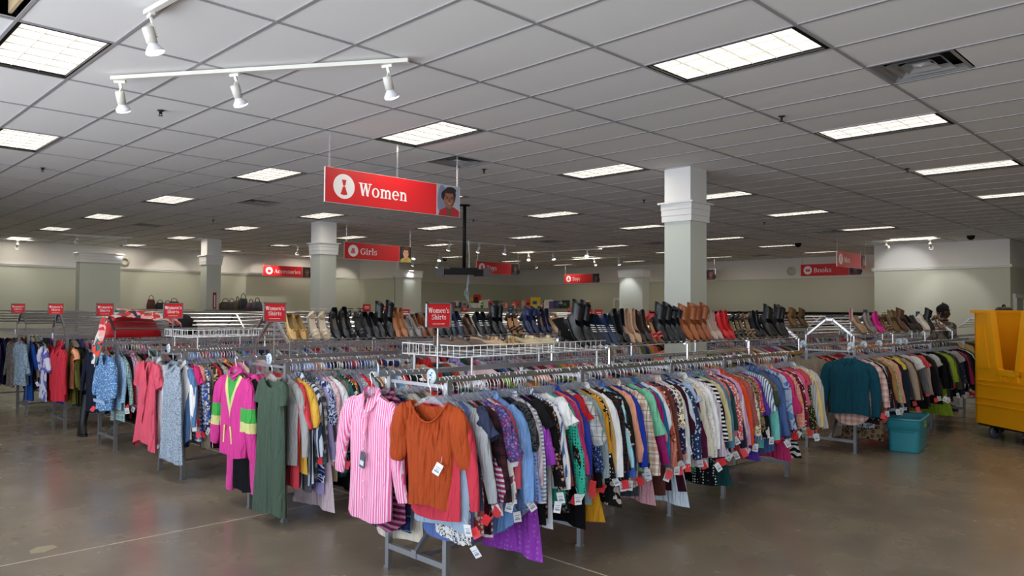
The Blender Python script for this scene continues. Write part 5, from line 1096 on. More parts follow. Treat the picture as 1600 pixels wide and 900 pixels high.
# ================================================================ shoes
def shoe_parts(kind):
    H = {'pump': .085, 'flat': .012, 'sneaker': .018, 'boot': .045, 'sandal': .07, 'loafer': .02, 'anklet': .07, 'slipper': .016}[kind]
    Ln = .245; rimh = {'pump': .055, 'flat': .045, 'sneaker': .075, 'boot': .078, 'sandal': .03, 'loafer': .06, 'anklet': .075, 'slipper': .05}[kind]
    toe = {'pump': .012, 'sneaker': .03, 'slipper': .032, 'loafer': .026}.get(kind, .022)
    zb = lambda t: H * (max(0, 1 - t / .62) ** 1.4)
    w = lambda t: interp(t, [(0, .022), (.06, .03), (.3, .03), (.68, .041), (.86, .036), (.96, toe * .8 + .006), (1, toe * .45)])
    rim = lambda t: interp(t, [(0, rimh), (.15, rimh * .95), (.4, rimh * .72), (.62, .045), (.8, .042), (1, .02)])
    close = {'pump': .66, 'flat': .64, 'sneaker': .42, 'boot': .4, 'sandal': 2, 'loafer': .5, 'anklet': .42, 'slipper': .45}[kind]
    out = []
    def ring(t, rx, zr, w_, b): return [(-rx, -Ln * t, zr), (-w_ * .98, -Ln * t, b + (zr - b) * .55), (-w_, -Ln * t, b + .012), (-w_ * .86, -Ln * t, b), (0, -Ln * t, b), (w_ * .86, -Ln * t, b), (w_, -Ln * t, b + .012), (w_ * .98, -Ln * t, b + (zr - b) * .55), (rx, -Ln * t, zr)]
    if kind != 'sandal':
        m = MB(); m.smooth = True; rings = []
        for k in range(19):
            t = k / 18; b = zb(t); ww = w(t); zr = b + rim(t); f = 1 if t < close else max(0, 1 - (t - close) / .1)
            if t > close: zr = b + rim(t) * (1.0 + .25 * (1 - f) * (1 - t) * 2)
            rings.append(ring(t, ww * .88 * f, zr, ww, b))
        m.loft(rings, closed=False); n = len(m.v); m.face([0, 1, 2, 3, 4, 5, 6, 7, 8]); m.face([n - 9 + q for q in range(9)][::-1])
        if kind in ('boot', 'anklet'):
            sh = []; hh = .085 if kind == 'boot' else .05
            for k in range(6):
                z = zb(.1) + .05 + (hh) * k / 5; g = 1 + .22 * (k / 5) ** 2
                sh.append([(.030 * g * cos(a), -.048 + .042 * g * sin(a) + .8 * hh * k / 5, z - .012 * sin(a)) for a in [2 * pi * q / 12 for q in range(12)]])
            m.loft(sh)
        out.append(('upper', m, 0))
    else:
        for (t0, t1, hgt) in ((.66, .74, .05), (.78, .86, .04), (.08, .16, .06)):
            m = MB(); m.smooth = True; m.grid([[(w(t) * 1.02 * cos(a), -Ln * t, zb(t) + .004 + hgt * sin(a)) for a in [pi * q / 8 for q in range(9)]] for t in (t0, t1)]); out.append(('strap', m, 0))
        m = MB().tube([(w(.12) * cos(a), -Ln * .1 + .012, zb(.1) + .075) for a in [pi * q / 8 for q in range(9)]], .004, 5)
        out.append(('strap', m, 0))
    m = MB(); m.smooth = True
    m.grid([[(s * w(t) * .86, -Ln * t, zb(t) + .005) for s in (-1, -.5, 0, .5, 1)] for t in [k / 14 for k in range(15)]]); out.append(('insole', m, 1))
    m = MB(); th = .022 if kind == 'sneaker' else .012 if kind == 'slipper' else .006
    rings = [[(-w(t) * 1.04, -Ln * t, zb(t)), (-w(t) * 1.04, -Ln * t, zb(t) - th), (w(t) * 1.04, -Ln * t, zb(t) - th), (w(t) * 1.04, -Ln * t, zb(t))] for t in [k / 14 for k in range(15)]]
    m.loft(rings, cap0=True, cap1=True); out.append(('sole', m, 2))
    if H > .03:
        m = MB(); r0 = .026; r1 = .008 if kind == 'pump' else .02 if kind in ('sandal',) else .024
        m.loft([[(r0 * cos(a), -.028 + r0 * sin(a), H - .006) for a in [2 * pi * q / 8 for q in range(8)]], [(r1 * cos(a), -.02 + r1 * sin(a), -.006) for a in [2 * pi * q / 8 for q in range(8)]]], cap0=True, cap1=True)
        out.append(('heel', m, 2))
    if kind == 'sneaker':
        m = MB()
        for k in range(4):
            t = .42 + .07 * k; m.tube([(-.02, -Ln * t, zb(t) + rim(t) * 1.15 + .006), (.02, -Ln * t - .006, zb(t) + rim(t) * 1.15 + .006)], .003, 5)
        out.append(('laces', m, 3))
    if kind == 'flat':
        m = MB(); m.smooth = True
        for s in (-1, 1): m.lathe([(.002, 0), (.012, .012), (.004, .022)], 8, c=(0, -Ln * .7, .05), R=Matrix.Rotation(s * pi / 2, 3, 'Y'))
        out.append(('bow', m, 0))
    res = []
    for nm, mb, ix in out:
        me = mb.mesh(nm, ()); me.materials.append(None); res.append((nm, me, ix))
    return res
SHOES = {k: shoe_parts(k) for k in ('pump', 'flat', 'sneaker', 'boot', 'sandal', 'loafer', 'anklet', 'slipper')}
SM = lambda c, r=.45: mat('shoe_%s_%d' % (c, int(r * 100)), c, r)
def shoe(kind, desc, side, cu, ci, cs, loc, pitch, yaw, where, prev, pat=None):
    lab = uniq('%s %s %s, %s, next to the %s' % (side, desc, KW[kind], where, prev))
    t = thing('shoe', lab, 'shoe', loc); t.rotation_euler = (pitch, 0, yaw)
    for nm, me, ix in SHOES[kind]: obj(nm, me, t, m=((pat if pat and ix == 0 else SM(cu, .4)), SM(ci, .7), SM(cs, .5), SM('e8e8e8', .6))[ix])
    return t
KW = {'pump': 'pump', 'flat': 'ballet flat', 'sneaker': 'sneaker', 'boot': 'ankle boot', 'sandal': 'sandal', 'loafer': 'loafer', 'anklet': 'heeled bootie', 'slipper': 'clog'}
def shoe_row(rows, yfront, where, z=1.385, pitch=44, first='shelf end', gap=.088):
    prev = first; lastx = -9
    for (px, kind, desc, cu, ci, cs) in rows:
        x = max(xat(px, yfront + .07), lastx + .15); lastx = x
        for s, nm in ((-1, 'left-hand'), (1, 'right-hand')):
            p = radians(pitch + rnd.uniform(-4, 4)); yaw = rnd.uniform(-.12, .16); L = .245
            shoe(kind, desc, nm, cu, ci, cs, (x + s * gap / 2 + sin(yaw) * -L * cos(p), yfront + .0 + L * cos(p), z + L * sin(p) + .008), p, yaw, where, prev)
        prev = desc + ' pair'
shoe_row([(462, 'flat', 'gold', 'b08a4c', '7a6a48', 'a48a58'), (497, 'sandal', 'champagne', 'b4a48c', 'c8b8a0', '9a8a74'), (530, 'pump', 'black suede', '141416', '6a6458', '101010'), (549, 'sandal', 'shiny black', '121214', '2a2a2c', '0c0c0c'), (566, 'loafer', 'plain black', '161618', '3a3634', '101010'),
          (585, 'boot', 'tall black', '0f0f11', '1a1a1a', '0c0c0c'), (611, 'pump', 'tan', 'a86c44', 'b88a68', '7a5238'), (638, 'flat', 'silver grey', '7a7672', '948878', '6a6662'), (660, 'loafer', 'chestnut brown', '6e4026', '5a3824', '3a2418'), (690, 'loafer', 'black patent', '15161a', '2c2c30', '0e0e0e'), (708, 'sneaker', 'navy', '1c2438', '4a5060', 'c0c0c0'),
          (728, 'slipper', 'dark brown fur', '3c261a', '9a8264', '2a1a12'), (752, 'sneaker', 'black and white floral', '1a1b1e', '3a3a3e', 'd4d2cc'), (776, 'boot', 'black', '101014', '1c1c1c', '0c0c0c'), (802, 'sandal', 'black peep-toe', '161616', 'c08a5c', '1c1410'), (828, 'anklet', 'navy cut-out', '222a50', 'c8a47c', '1a1a24'), (848, 'pump', 'navy pointed', '1c2348', 'b08a58', '201a18'), (868, 'flat', 'beige', 'c4a484', 'd8c0a4', 'a48a70')],
         YC[1] - .28, 'second rack shelf')
shoe_row([(905, 'boot', 'black suede', '111113', '1a1a1a', '0c0c0c'), (925, 'sneaker', 'black white-soled', '1e222a', '3a4048', 'd0d0d4'), (944, 'sneaker', 'navy canvas', '20304e', '5a6a80', 'd8d8d8'), (962, 'pump', 'black patent', '121216', '303038', '0e0e0e'), (980, 'pump', 'nude', 'b89478', 'a08068', '8a6a54'), (1001, 'pump', 'dark brown', '382c28', '5a4a42', '241c18'), (1018, 'sandal', 'red strappy', 'b83238', 'b08a5c', '7a4a2c'),
          (1033, 'boot', 'inky black', '16181c', '222428', '101012'), (1052, 'anklet', 'black leather', '1a1d24', '2a2c30', '121216'), (1074, 'boot', 'tan western', '96542c', 'd4b498', '5a3018'), (1093, 'boot', 'rust lace-up', '8a4a28', '6a3c22', '4a2814'), (1112, 'pump', 'rose gold', 'b8a094', 'd4c0b4', '8a766c'), (1131, 'pump', 'scarlet', 'c22026', 'a83030', '8a1a1c'), (1149, 'sandal', 'black and gold', '1c1a1a', '7a6844', '181414'), (1164, 'sandal', 'bronze', '6e543c', '8a7258', '3c2c20'), (1180, 'pump', 'smooth black', '15161a', '38383c', '101010'), (1199, 'boot', 'matte black', '101012', '18181a', '0a0a0c'), (1216, 'boot', 'soft black', '131315', '1c1c1e', '0c0c0e')],
         YC[0] - .28, 'front rack shelf')
shoe_row([(1340, 'slipper', 'beige', '9a7c60', 'b49a80', '6a543e'), (1356, 'pump', 'grey', '8a8078', 'a09488', '5a524c'), (1368, 'pump', 'hot pink', 'd42a90', 'e05aa8', '8a1a5c'), (1381, 'sandal', 'brown strappy', '6a4a28', '8a6a40', '3a2818'), (1393, 'anklet', 'leopard brown', '6e5430', '4a3820', '2a2014'), (1406, 'boot', 'brown suede', '5c3822', '4a2c1a', '2c1a10'), (1419, 'loafer', 'dark black', '141212', '2a2422', '0c0c0c'), (1429, 'loafer', 'espresso', '2a1e18', '3a2c24', '14100c'), (1440, 'sneaker', 'white and tan', 'd8d0c4', 'c4b8a8', 'e0dcd4'), (1448, 'boot', 'coal black', '101012', '1c1c1c', '0a0a0a'), (1466, 'sandal', 'shiny bronze', '8a6248', 'b08a6a', '4a3424')],
         YC[0] - .28, 'shelf behind the teal tub', first='A-frame end')
shoe_row([(1214, 'pump', 'cream', 'c0b4a0', 'd4c8b4', '8a8070'), (1236, 'boot', 'caramel', '7c5428', '9a7440', '3a2814'), (1252, 'boot', 'olive brown', '5a4420', '6a5434', '2a2010')], YC[1] - .28, 'shelf above the taupe sweater', first='rack end')
# shoes lying in the wire basket at the front
bz = 1.415
for (px, kind, desc, cu, ci, cs, yaw) in ((712, 'slipper', 'grey brown', '6c5c52', '8a7a70', '54504c', 1.1), (738, 'slipper', 'felt taupe', '6a584c', '7c6c60', '46403c', 1.15), (768, 'flat', 'beige woven', 'c8a888', 'd4b898', '3c3430', 1.05), (795, 'flat', 'spotted tan', 'b48c5c', 'd0b088', '4a3c30', 1.1), (826, 'flat', 'cream bow', 'd8c49c', 'e4d4b4', 'b09a74', 1.15), (852, 'flat', 'ivory', 'd6c6a4', 'e0d4b8', 'a8987c', 1.2)):
    for s, nm in ((-1, 'left-hand'), (1, 'right-hand')):
        y = YC[0] - .15 + s * .05 + .04; x = xat(px, y)
        shoe(kind, desc, nm, cu, ci, cs, (x - .1, y + .1, bz), .03, yaw, 'wire basket', 'red card sign' if px == 712 else 'other flat shoes', pat=fabric('leopard', 'c0a070', '2a1c14', .5) if 'spotted' in desc else None)
for (px, nm) in ((895, 'left-hand'), (912, 'right-hand')):
    y = YC[0] - .05; x = xat(px, y)
    shoe('boot', 'black suede slouchy', nm, '0f0f11', '161616', '0a0a0a', (x - .05, y + .1, bz), .03, 1.3, 'wire basket', 'cream flats')
# ================================================================ accessories on the racks
SCARF = bpy.data.materials.new('scarf_print'); SCARF.use_nodes = True; nt = SCARF.node_tree
tc = nt.nodes.new('ShaderNodeTexCoord'); vo = nt.nodes.new('ShaderNodeTexVoronoi'); vo.inputs['Scale'].default_value = 7.5
nn = nt.nodes.new('ShaderNodeTexNoise'); nn.inputs['Scale'].default_value = 4; ad = nt.nodes.new('ShaderNodeVectorMath'); ad.operation = 'ADD'
nt.links.new(tc.outputs['Object'], nn.inputs['Vector']); nt.links.new(tc.outputs['Object'], ad.inputs[0]); nt.links.new(nn.outputs['Color'], ad.inputs[1]); nt.links.new(ad.outputs[0], vo.inputs['Vector'])
sc_ = nt.nodes.new('ShaderNodeSeparateColor'); nt.links.new(vo.outputs['Color'], sc_.inputs[0])
rp = nt.nodes.new('ShaderNodeValToRGB'); rp.color_ramp.interpolation = 'CONSTANT'; e = rp.color_ramp.elements
for k, c in enumerate(('e0452c', 'e8a8a4', '22304e', 'd8d4cc', '2c6a66', 'c83034')):
    if k < 2: e[k].position = k / 6; e[k].color = hx(c)
    else: q = e.new(k / 6); q.color = hx(c)
nt.links.new(sc_.outputs[0], rp.inputs[0]); nt.links.new(rp.outputs[0], nt.nodes['Principled BSDF'].inputs['Base Color']); nt.nodes['Principled BSDF'].inputs['Roughness'].default_value = .7
path = [(3.62, 9.38, 1.50, .09), (3.45, 9.40, 1.57, .12), (3.2, 9.5, 1.615, .13), (2.98, 9.5, 1.63, .13), (2.84, 9.44, 1.58, .12), (2.78, 9.40, 1.45, .11), (2.74, 9.36, 1.30, .12), (2.72, 9.34, 1.15, .14), (2.70, 9.33, 1.0, .15)]
P = []
for k in range(33):
    f = k / 32 * (len(path) - 1); i = min(int(f), len(path) - 2); g = f - i; a, b = path[i], path[i + 1]
    x, y, z, w = [a[q] + (b[q] - a[q]) * g for q in range(4)]
    row = []
    for q in range(9):
        u = -1 + q / 4
        if k < 16: row.append((x + .01 * sin(5 * u + k), y + u * w * 1.2, z - .085 * u * u * (1 if u < 0 else .8) + .012 * sin(7 * u + k * .6)))
        else: row.append((x + .03 * sin(4 * u + k * .25), y + u * w * .5 + .0, z + .02 * u))
    P.append(row)
m = MB(); m.smooth = True; m.grid(P)
o = tag(m.build('scarf', SCARF), 'multicoloured patterned scarf draped over the fourth rack and its red bag', 'scarf')
m = MB(); m.smooth = True
prof = [(1.27, .34, .10), (1.33, .335, .10), (1.44, .27, .09), (1.52, .2, .07), (1.55, .15, .04)]
m.loft([[(hw * abs(cos(a)) ** .6 * (1 if cos(a) >= 0 else -1), dp * abs(sin(a)) ** .7 * (1 if sin(a) >= 0 else -1), z) for a in [2 * pi * q / 24 for q in range(24)]] for z, hw, dp in prof], cap0=True, cap1=True)
BAGRED = mat('bag_red', 'c0141e', .45)
t = thing('handbag', 'large red handbag lying under the scarf on the fourth rack', 'bag', (3.20, 9.70, .02)); m.build('bag_body', BAGRED, t)
MB().tube([(-.15, .0, 1.52), (-.12, 0, 1.56), (0, 0, 1.575), (.12, 0, 1.56), (.15, 0, 1.52)], .012, 6).build('handle', BAGRED, t)
m = MB(); m.smooth = True
m.lathe([(.17, 0), (.172, .01), (.1, .02), (.095, .09), (.07, .12), (.0, .125)], 20, caps=False)
t = thing('hat', 'black hat on the fourth rack beside the red handbag', 'hat', (3.75, 9.55, 1.43)); t.rotation_euler = (radians(50), 0, 0); m.build('hat_body', mat('felt_black', '101012', .9), t)
MB().lathe([(.099, .022), (.098, .042)], 20, caps=False).build('hat_band', mat('band_grey', '3a3a3e', .6), t)
# tall boot on the floor
m = MB(); m.smooth = True
m.loft([[(cx + rx * cos(a), cy + ry * sin(a), z) for a in [2 * pi * q / 12 for q in range(12)]] for (z, cx, cy, rx, ry) in ((.03, -.02, -.06, .045, .13), (.06, -.02, -.05, .047, .125), (.1, -.01, -.02, .045, .08), (.16, 0, 0, .045, .055), (.3, .02, .0, .055, .06), (.45, .05, .01, .06, .066), (.52, .06, .01, .062, .068))], cap0=True)
BT = thing('boot', 'tall black boot standing on the floor beside the fourth rack', 'boot', (3.0, 10.82, 0)); m.build('shaft', mat('boot_black', '0e0e10', .5), BT)
MB().loft([[(-.02 + .05 * cos(a), -.06 + .135 * sin(a), z) for a in [2 * pi * q / 12 for q in range(12)]] for z in (0.0, .03)], cap0=True, cap1=True).build('sole', mat('sole_black', '08080a', .6), BT)
for n, (x, y) in enumerate(((3.45, 9.75), (3.6, 9.62))):
    shoe('boot', 'black low', ('left-hand', 'right-hand')[n], '0f0f11', '161616', '0a0a0a', (x, y, .01), 0, 1.4 + .3 * n, 'floor under the fourth rack', 'stretcher bar')
# size markers on the rack by the tub
for n, px in enumerate((1254, 1327, 1347, 1371, 1402, 1411)):
    y = YC[0] - .285; x = xat(px, y); lab = ['first', 'second', 'third', 'fourth', 'fifth', 'sixth'][n] + ' round pale size marker along the rail above the teal tub'
    if n == 0: y = YC[0] + .285; x = 9.0
    size_disc(max(8.95, x), y, 1.262, lab, 'round size markers on the rack by the teal tub')
size_disc(2.80, YC[0] + .285, 1.262, 'dark edge-on size marker on the rail behind the pink striped shirt', 'round size markers at the rack ends', rot=-.5)
card_sign(8.95, YC[0] - .30, 1.25, "red card reading Women's Shirts above the dark teal jacket, seen edge-on", rot=.55, zc=1.545, w=.15)
# far card signs
BLUE = mat('sign_blue', '2c4a82', .4)
def far_card(px, py, x, label, col=RED, w=.19, h=.15, rot=0.0, n=2):
    v = CAM_D + CAM_R * ((px - 800) / 1180.93) - CAM_U * ((py - 450) / 1180.93); s = x / v.x; p = Vector((0, 0, 1.65)) + v * s
    t = thing('card_sign', uniq(label), 'sign', (p.x, p.y, 0), rot)
    MB().box((0, 0, p.z), (w, .012, h)).build('card', col, t); MB().bar((0, .004, 0), (0, .004, p.z - h / 2), .008, .008).build('pole', POLE, t)
    m = MB()
    for k in range(n): m.quad((-w * .3, -.008, p.z + h * (.12 - .22 * k)), (w * .3, -.008, p.z + h * (.12 - .22 * k)), (w * .3, -.008, p.z + h * (.22 - .22 * k)), (-w * .3, -.008, p.z + h * (.22 - .22 * k)))
    m.build('print_lines', PRINT, t)
for (px, py, x, lab) in ((235, 477, 8.98, 'small red card before the potted silhouettes left of the third red sign'), (318, 483, 9.0, 'small red card in front of the slim white column'), (347, 478, 9.02, 'small red card just right of the extinguisher plate'), (385, 479, 9.04, 'small red card over the purses right of the slim column'),
    (573, 481, 9.06, 'red card over the second rack between its tall black boots'), (600, 482, 15.3, 'tiny red card left of the far pillar'), (634, 489, 9.08, 'red card behind the chestnut loafers'), (726, 483, 15.3, 'red card under the hanging cables'), (774, 486, 9.1, 'red card behind the black boots on the second rack'),
    (889, 484, 15.4, 'red card seen edge-on before the brown handbags'), (919, 491, 9.1, 'left one of two red cards above the black patent pumps'), (935, 491, 9.4, 'right one of two red cards above the black patent pumps'), (995, 490, 15.5, 'small red card right of the blue card by the wide pillar'), (1112, 494, 12.5, 'red card right of the near white column'), (1450, 494, 15.4, 'narrow red card left of the person')):
    far_card(px, py, x, lab, w=.1 if 'edge' in lab or 'narrow' in lab else .19)
for (px, py, x, lab) in ((615, 482, 18.4, 'tiny blue card beside the far pillar'), (797, 484, 15.6, 'blue card over the toys near the centre'), (971, 490, 15.8, 'blue card in front of the wide pillar'), (1352, 490, 14.9, 'dark blue card over the brown shoes behind the teal tub'), (1434, 493, 15.0, 'blue and white picture card left of the person')):
    far_card(px, py, x, lab, BLUE, n=1)
# ================================================================ purses and toys far back
def purse(px, py, x, c, label, w=.3, h=.24):
    v = CAM_D + CAM_R * ((px - 800) / 1180.93) - CAM_U * ((py - 450) / 1180.93); p = Vector((0, 0, 1.65)) + v * (x / v.x)
    w = rnd.uniform(.22, .36); h = rnd.uniform(.16, .3); p.z = 1.6 + h / 2
    t = thing('handbag', uniq(label), 'bag', p, rnd.uniform(-.8, .9))
    m = MB(); m.smooth = True
    m.loft([[(w / 2 * k * abs(cos(a)) ** .5 * (1 if cos(a) > 0 else -1), .06 * k * sin(a), z) for a in [2 * pi * q / 14 for q in range(14)]] for z, k in ((-h / 2, 1), (-h * .1, 1.02), (h * .3, .85), (h / 2, .7))], cap0=True, cap1=True)
    m.build('bag_body', mat('purse_' + c, c, .5), t)
    MB().tube([(-w * .25, 0, h / 2 - .02), (-w * .2, 0, h * .8), (0, 0, h * .95), (w * .2, 0, h * .8), (w * .25, 0, h / 2 - .02)], .01, 5).build('handle', mat('purse_strap', '1a1614', .5), t)
    return p
PURS = [(236, 477, '5a2c24', 'brown handbag below the small red card at the left'), (250, 474, '1a1c1c', 'black handbag right of the first small red card'), (262, 473, '22262a', 'dark handbag high over the fourth rack'), (272, 475, '181a16', 'dark green handbag over the fourth rack'), (352, 478, '2c2420', 'dark handbag right of the slim column'), (362, 477, '3a3430', 'grey brown handbag right of the slim column'), (371, 479, '5c4a38', 'olive brown handbag over the third rack'), (380, 479, '2a2a2e', 'charcoal handbag over the third rack'), (392, 479, '6a4a54', 'mauve handbag left of the second red sign'), (402, 480, '4a4a58', 'slate handbag left of the second red sign')]
shelfbars = []
for (px, py, c, lab) in PURS: p = purse(px, py, 8.6, c, lab); shelfbars.append(p)
def wall_shelf(name, label, a, b, z, depth=.4, col=None):
    a, b = Vector(a), Vector(b); L = (b - a).length; ang = math.atan2(b.y - a.y, b.x - a.x)
    t = thing(name, uniq(label), 'shelf', (a.x, a.y, 0), ang); c = col or CHROME
    for zz in z: MB().box((L / 2, 0, zz - .015), (L, depth, .03)).build('shelf_board', c, t)
    for x in (0.03, L / 2, L - .03):
        for s in (-1, 1): MB().box((x, s * (depth / 2 - .03), max(z) / 2), (.04, .04, max(z))).build('post', c, t)
    return t
q0, q1 = shelfbars[0], shelfbars[3]
wall_shelf('display_shelf', 'narrow chrome shelf carrying dark handbags over the fourth rack', (q0.x - .2, q0.y + .6, 0), (q1.x + .3, q1.y - .3, 0), (1.6,))
q0, q1 = shelfbars[4], shelfbars[9]
wall_shelf('display_shelf', 'narrow chrome shelf carrying handbags over the third rack', (q0.x - .2, q0.y + .4, 0), (q1.x + .3, q1.y - .3, 0), (1.6,))
# toy shelves: run before the far corner
TZ = 1.72
ta, tb = (21.2, 24.6), (21.2, 17.4)
wall_shelf('toy_shelf', 'long grey shelf of toys before the far corner', (*ta, 0), (*tb, 0), (TZ, 1.3, .9), .5, mat('shelf_grey', '8c8c88', .5))
TOYC = ['c0392b', '2e6f4e', 'd8b13a', '3a4a8a', 'e0dcd0', '7a3f7a', '2c2c30', 'd9722e', '4a8f4a', 'a8a8a4', '5a2f2a', 'c8d0d8']
def toy_at(px, kind, c, label, s=.28):
    f = None
    for k in range(400):                        # the point of the shelf line that stands at this pixel column
        y = ta[1] + (tb[1] - ta[1]) * k / 399; pr = proj((21.15, y, TZ))
        if f is None or abs(pr[0] - px) < abs(f[0] - px): f = (pr[0], y)
    t = thing({'box': 'toy_box', 'ball': 'toy_ball', 'truck': 'toy_truck', 'doll': 'toy_doll', 'tub': 'toy_tub'}[kind], uniq(label), 'toy', (21.15, f[1], TZ), -pi / 2 + rnd.uniform(-.3, .3))
    mc = mat('toy_' + c, c, .45); m2 = mat('toy_white', 'e6e2da', .5); m3 = mat('toy_black', '1c1c20', .5)
    if kind == 'box':
        MB().box((0, 0, s / 2), (s, .1, s)).build('carton', mc, t); (MB().box((0, -.052, s * .5), (s * .5, .004, s * .3)).build('carton_label', mat('toy_' + TOYC[(px * 7) % 12], TOYC[(px * 7) % 12], .5), t))
    elif kind == 'ball':
        b = MB().lathe([(s / 2 * sin(a), s / 2 - s / 2 * cos(a)) for a in [.02 + 3.1 * k / 10 for k in range(11)]], 14); b.build('ball', mc, t); MB().lathe([(s / 2 * 1.01, s * .44), (s / 2 * 1.01, s * .56)], 14, caps=False).build('stripe', m2, t)
    elif kind == 'truck':
        MB().box((-.05, 0, s * .4), (s * .8, .14, s * .4)).build('truck_bed', mc, t); MB().box((s * .45, 0, s * .42), (s * .3, .13, s * .5)).build('cab', m2, t)
        for sx in (-.3, .35):
            for sy in (-1, 1): MB().lathe([(.045, -.015), (.045, .015)], 10, c=(sx * s, sy * .07, .045), R=Matrix.Rotation(pi / 2, 3, 'X')).build('wheel', m3, t)
    elif kind == 'doll':
        MB().lathe([(.07, 0), (.08, .05), (.05, .14), (.03, .17)], 10).build('dress', mc, t); MB().lathe([(.004, .16), (.045, .19), (.045, .24), (.004, .28)], 10).build('head', mat('doll_skin', 'd8a888', .5), t); MB().lathe([(.05, .22), (.045, .27), (.004, .3)], 10).build('hair', m3, t)
    else:
        MB().lathe([(s * .4, 0), (s * .46, s * .7)], 14).build('tub', mc, t); MB().lathe([(s * .48, s * .7), (s * .48, s * .78), (.02, s * .8)], 14).build('lid', m2, t)
for k, (px, kind, c, nm, s) in enumerate(((697, 'box', 'c8d0d8', 'pale grey', .3), (703, 'box', '8a6a9a', 'violet', .25), (712, 'truck', 'c0392b', 'red', .4), (719, 'box', '3a4a8a', 'blue', .24), (727, 'box', 'a8a8a4', 'silver', .3), (733, 'tub', '7a3f7a', 'purple', .2), (740, 'box', 'd8b13a', 'yellow', .42), (748, 'truck', '2e6f4e', 'dark green', .45), (753, 'ball', '3f9a3f', 'bright green', .28), (760, 'box', 'd8d4d8', 'white', .34), (767, 'box', 'c04a5a', 'pink red', .3), (775, 'box', '2a4a40', 'black green', .3), (783, 'doll', '2c2c30', 'black', .4), (789, 'box', 'e08a7a', 'salmon', .2), (804, 'ball', 'c0392b', 'red', .24), (806, 'doll', 'e0d8d0', 'cream', .3), (811, 'box', 'b84a4a', 'brick red', .3), (819, 'box', '9aa8a0', 'grey green', .28), (826, 'box', 'd9502e', 'orange red', .34), (831, 'doll', 'd9b42e', 'golden', .4), (837, 'box', 'd8c02e', 'lemon', .42), (845, 'truck', 'c8d0d8', 'white and grey', .2), (850, 'doll', 'b05a4a', 'terracotta', .24), (857, 'box', 'e0dcd0', 'ivory', .32), (863, 'box', '5a3f8a', 'deep violet', .26), (871, 'box', '3a3a7a', 'navy', .28), (877, 'tub', '2c2c30', 'black', .26), (884, 'box', '1c2420', 'charcoal', .3), (899, 'tub', '5a3a2a', 'brown', .24), (908, 'box', '9a5a2e', 'caramel', .22), (921, 'tub', 'd8a020', 'yellow brown', .34), (932, 'tub', '7a4a22', 'nut brown', .34), (943, 'box', 'c0302e', 'vivid red', .26), (949, 'box', '4a2420', 'dark maroon', .24))):
    toy_at(px, kind, c, '%s %s on the far toy shelf, %s' % (nm, {'box': 'toy carton', 'ball': 'toy ball', 'truck': 'toy truck', 'doll': 'doll', 'tub': 'toy tub'}[kind], 'left of the cables' if px < 719 else 'right of the cables' if px < 800 else 'below the Toys signs'), s)
o = thing('ride_on_toy', 'red ride-on toy with a high back standing above the toy shelf', 'toy', (21.1, 23.2, TZ + .2)); pr = None
MB().prism([(-.2, .0), (.2, 0), (.22, .3), (.15, .36), (-.15, .36), (-.22, .3)], 0, -.04, .04).build('back', mat('toy_red', 'c8201c', .4), o); MB().box((-.06, 0, .12), (.06, .2, .26)).build('seat', mat('toy_black', '1c1c20', .5), o); MB().box((0, 0, -.1), (.4, .5, .2)).build('base', mat('toy_white', 'e6e2da', .5), o)
# black bookcases along the right wall
BKS = mat('bookcase_black', '0c0c0e', .45)
for k in range(9):
    t = thing('bookcase', 'black bookcase standing in the row along the right back wall', 'bookcase', (25.8, 8.65 + 1.22 * k, 0), -pi / 2, 'black bookcases along the right wall')
    MB().box((0, .16, .825), (1.2, .02, 1.65)).build('back_panel', BKS, t)
    for s in (-1, 1): MB().box((s * .59, 0, .825), (.02, .3, 1.65)).build('side_panel', BKS, t)
    for z in (.05, .45, .85, 1.25, 1.635): MB().box((0, 0, z), (1.16, .3, .03)).build('shelf_board', BKS, t)
# ================================================================ teal storage tub
TEAL = mat('tub_teal', '2f8fa0', .4)
t = thing('storage_tub', 'open teal plastic storage tub on the floor beside the right-hand rack', 'tub', (9.93, 3.13, 0), radians(9))
def rr(hx_, hy_, r, z, n=5):
    pts = []
    for (sx, sy, a0) in ((1, 1, 0), (-1, 1, 90), (-1, -1, 180), (1, -1, 270)):
        for k in range(n): a = radians(a0 + 90 * k / (n - 1)); pts.append((sx * (hx_ - r) + r * cos(a), sy * (hy_ - r) + r * sin(a), z))
    return pts
m = MB(); m.smooth = True; HXT, HYT = .34, .175
prof = [(.0, .0), (.0, .005), (.018, .2), (.022, .30)]
m.loft([rr(HXT * .94, HYT * .92, .05, 0), rr(HXT * .945, HYT * .93, .05, .02), rr(HXT * .97, HYT * .97, .05, .24), rr(HXT * .975, HYT * .98, .05, .26)], cap0=True)
m.loft([rr(HXT * .975, HYT * .98, .05, .26), rr(HXT * 1.03, HYT * 1.06, .05, .275), rr(HXT * 1.04, HYT * 1.07, .05, .385)])
m.loft([rr(HXT * 1.0, HYT * 1.0, .05, .39), rr(HXT * .93, HYT * .9, .05, .03), ], cap1=True)
m.build('tub_body', TEAL, t)
m = MB(); m.smooth = True; m.loft([rr(HXT * 1.04, HYT * 1.07, .05, .375), rr(HXT * 1.09, HYT * 1.13, .06, .38), rr(HXT * 1.09, HYT * 1.13, .06, .398), rr(HXT * 1.0, HYT * 1.0, .05, .398)]); m.build('rim', TEAL, t)
m = MB(); m.box((.0, -HYT * 1.075, .32), (.1, .004, .075)); m.cur = 1; m.box((0, -HYT * 1.075 - .003, .325), (.07, .002, .02)); m.build('sticker', [mat('sticker_lime', 'b8d820', .5), mat('sticker_print', '5a7a20', .5)], t)
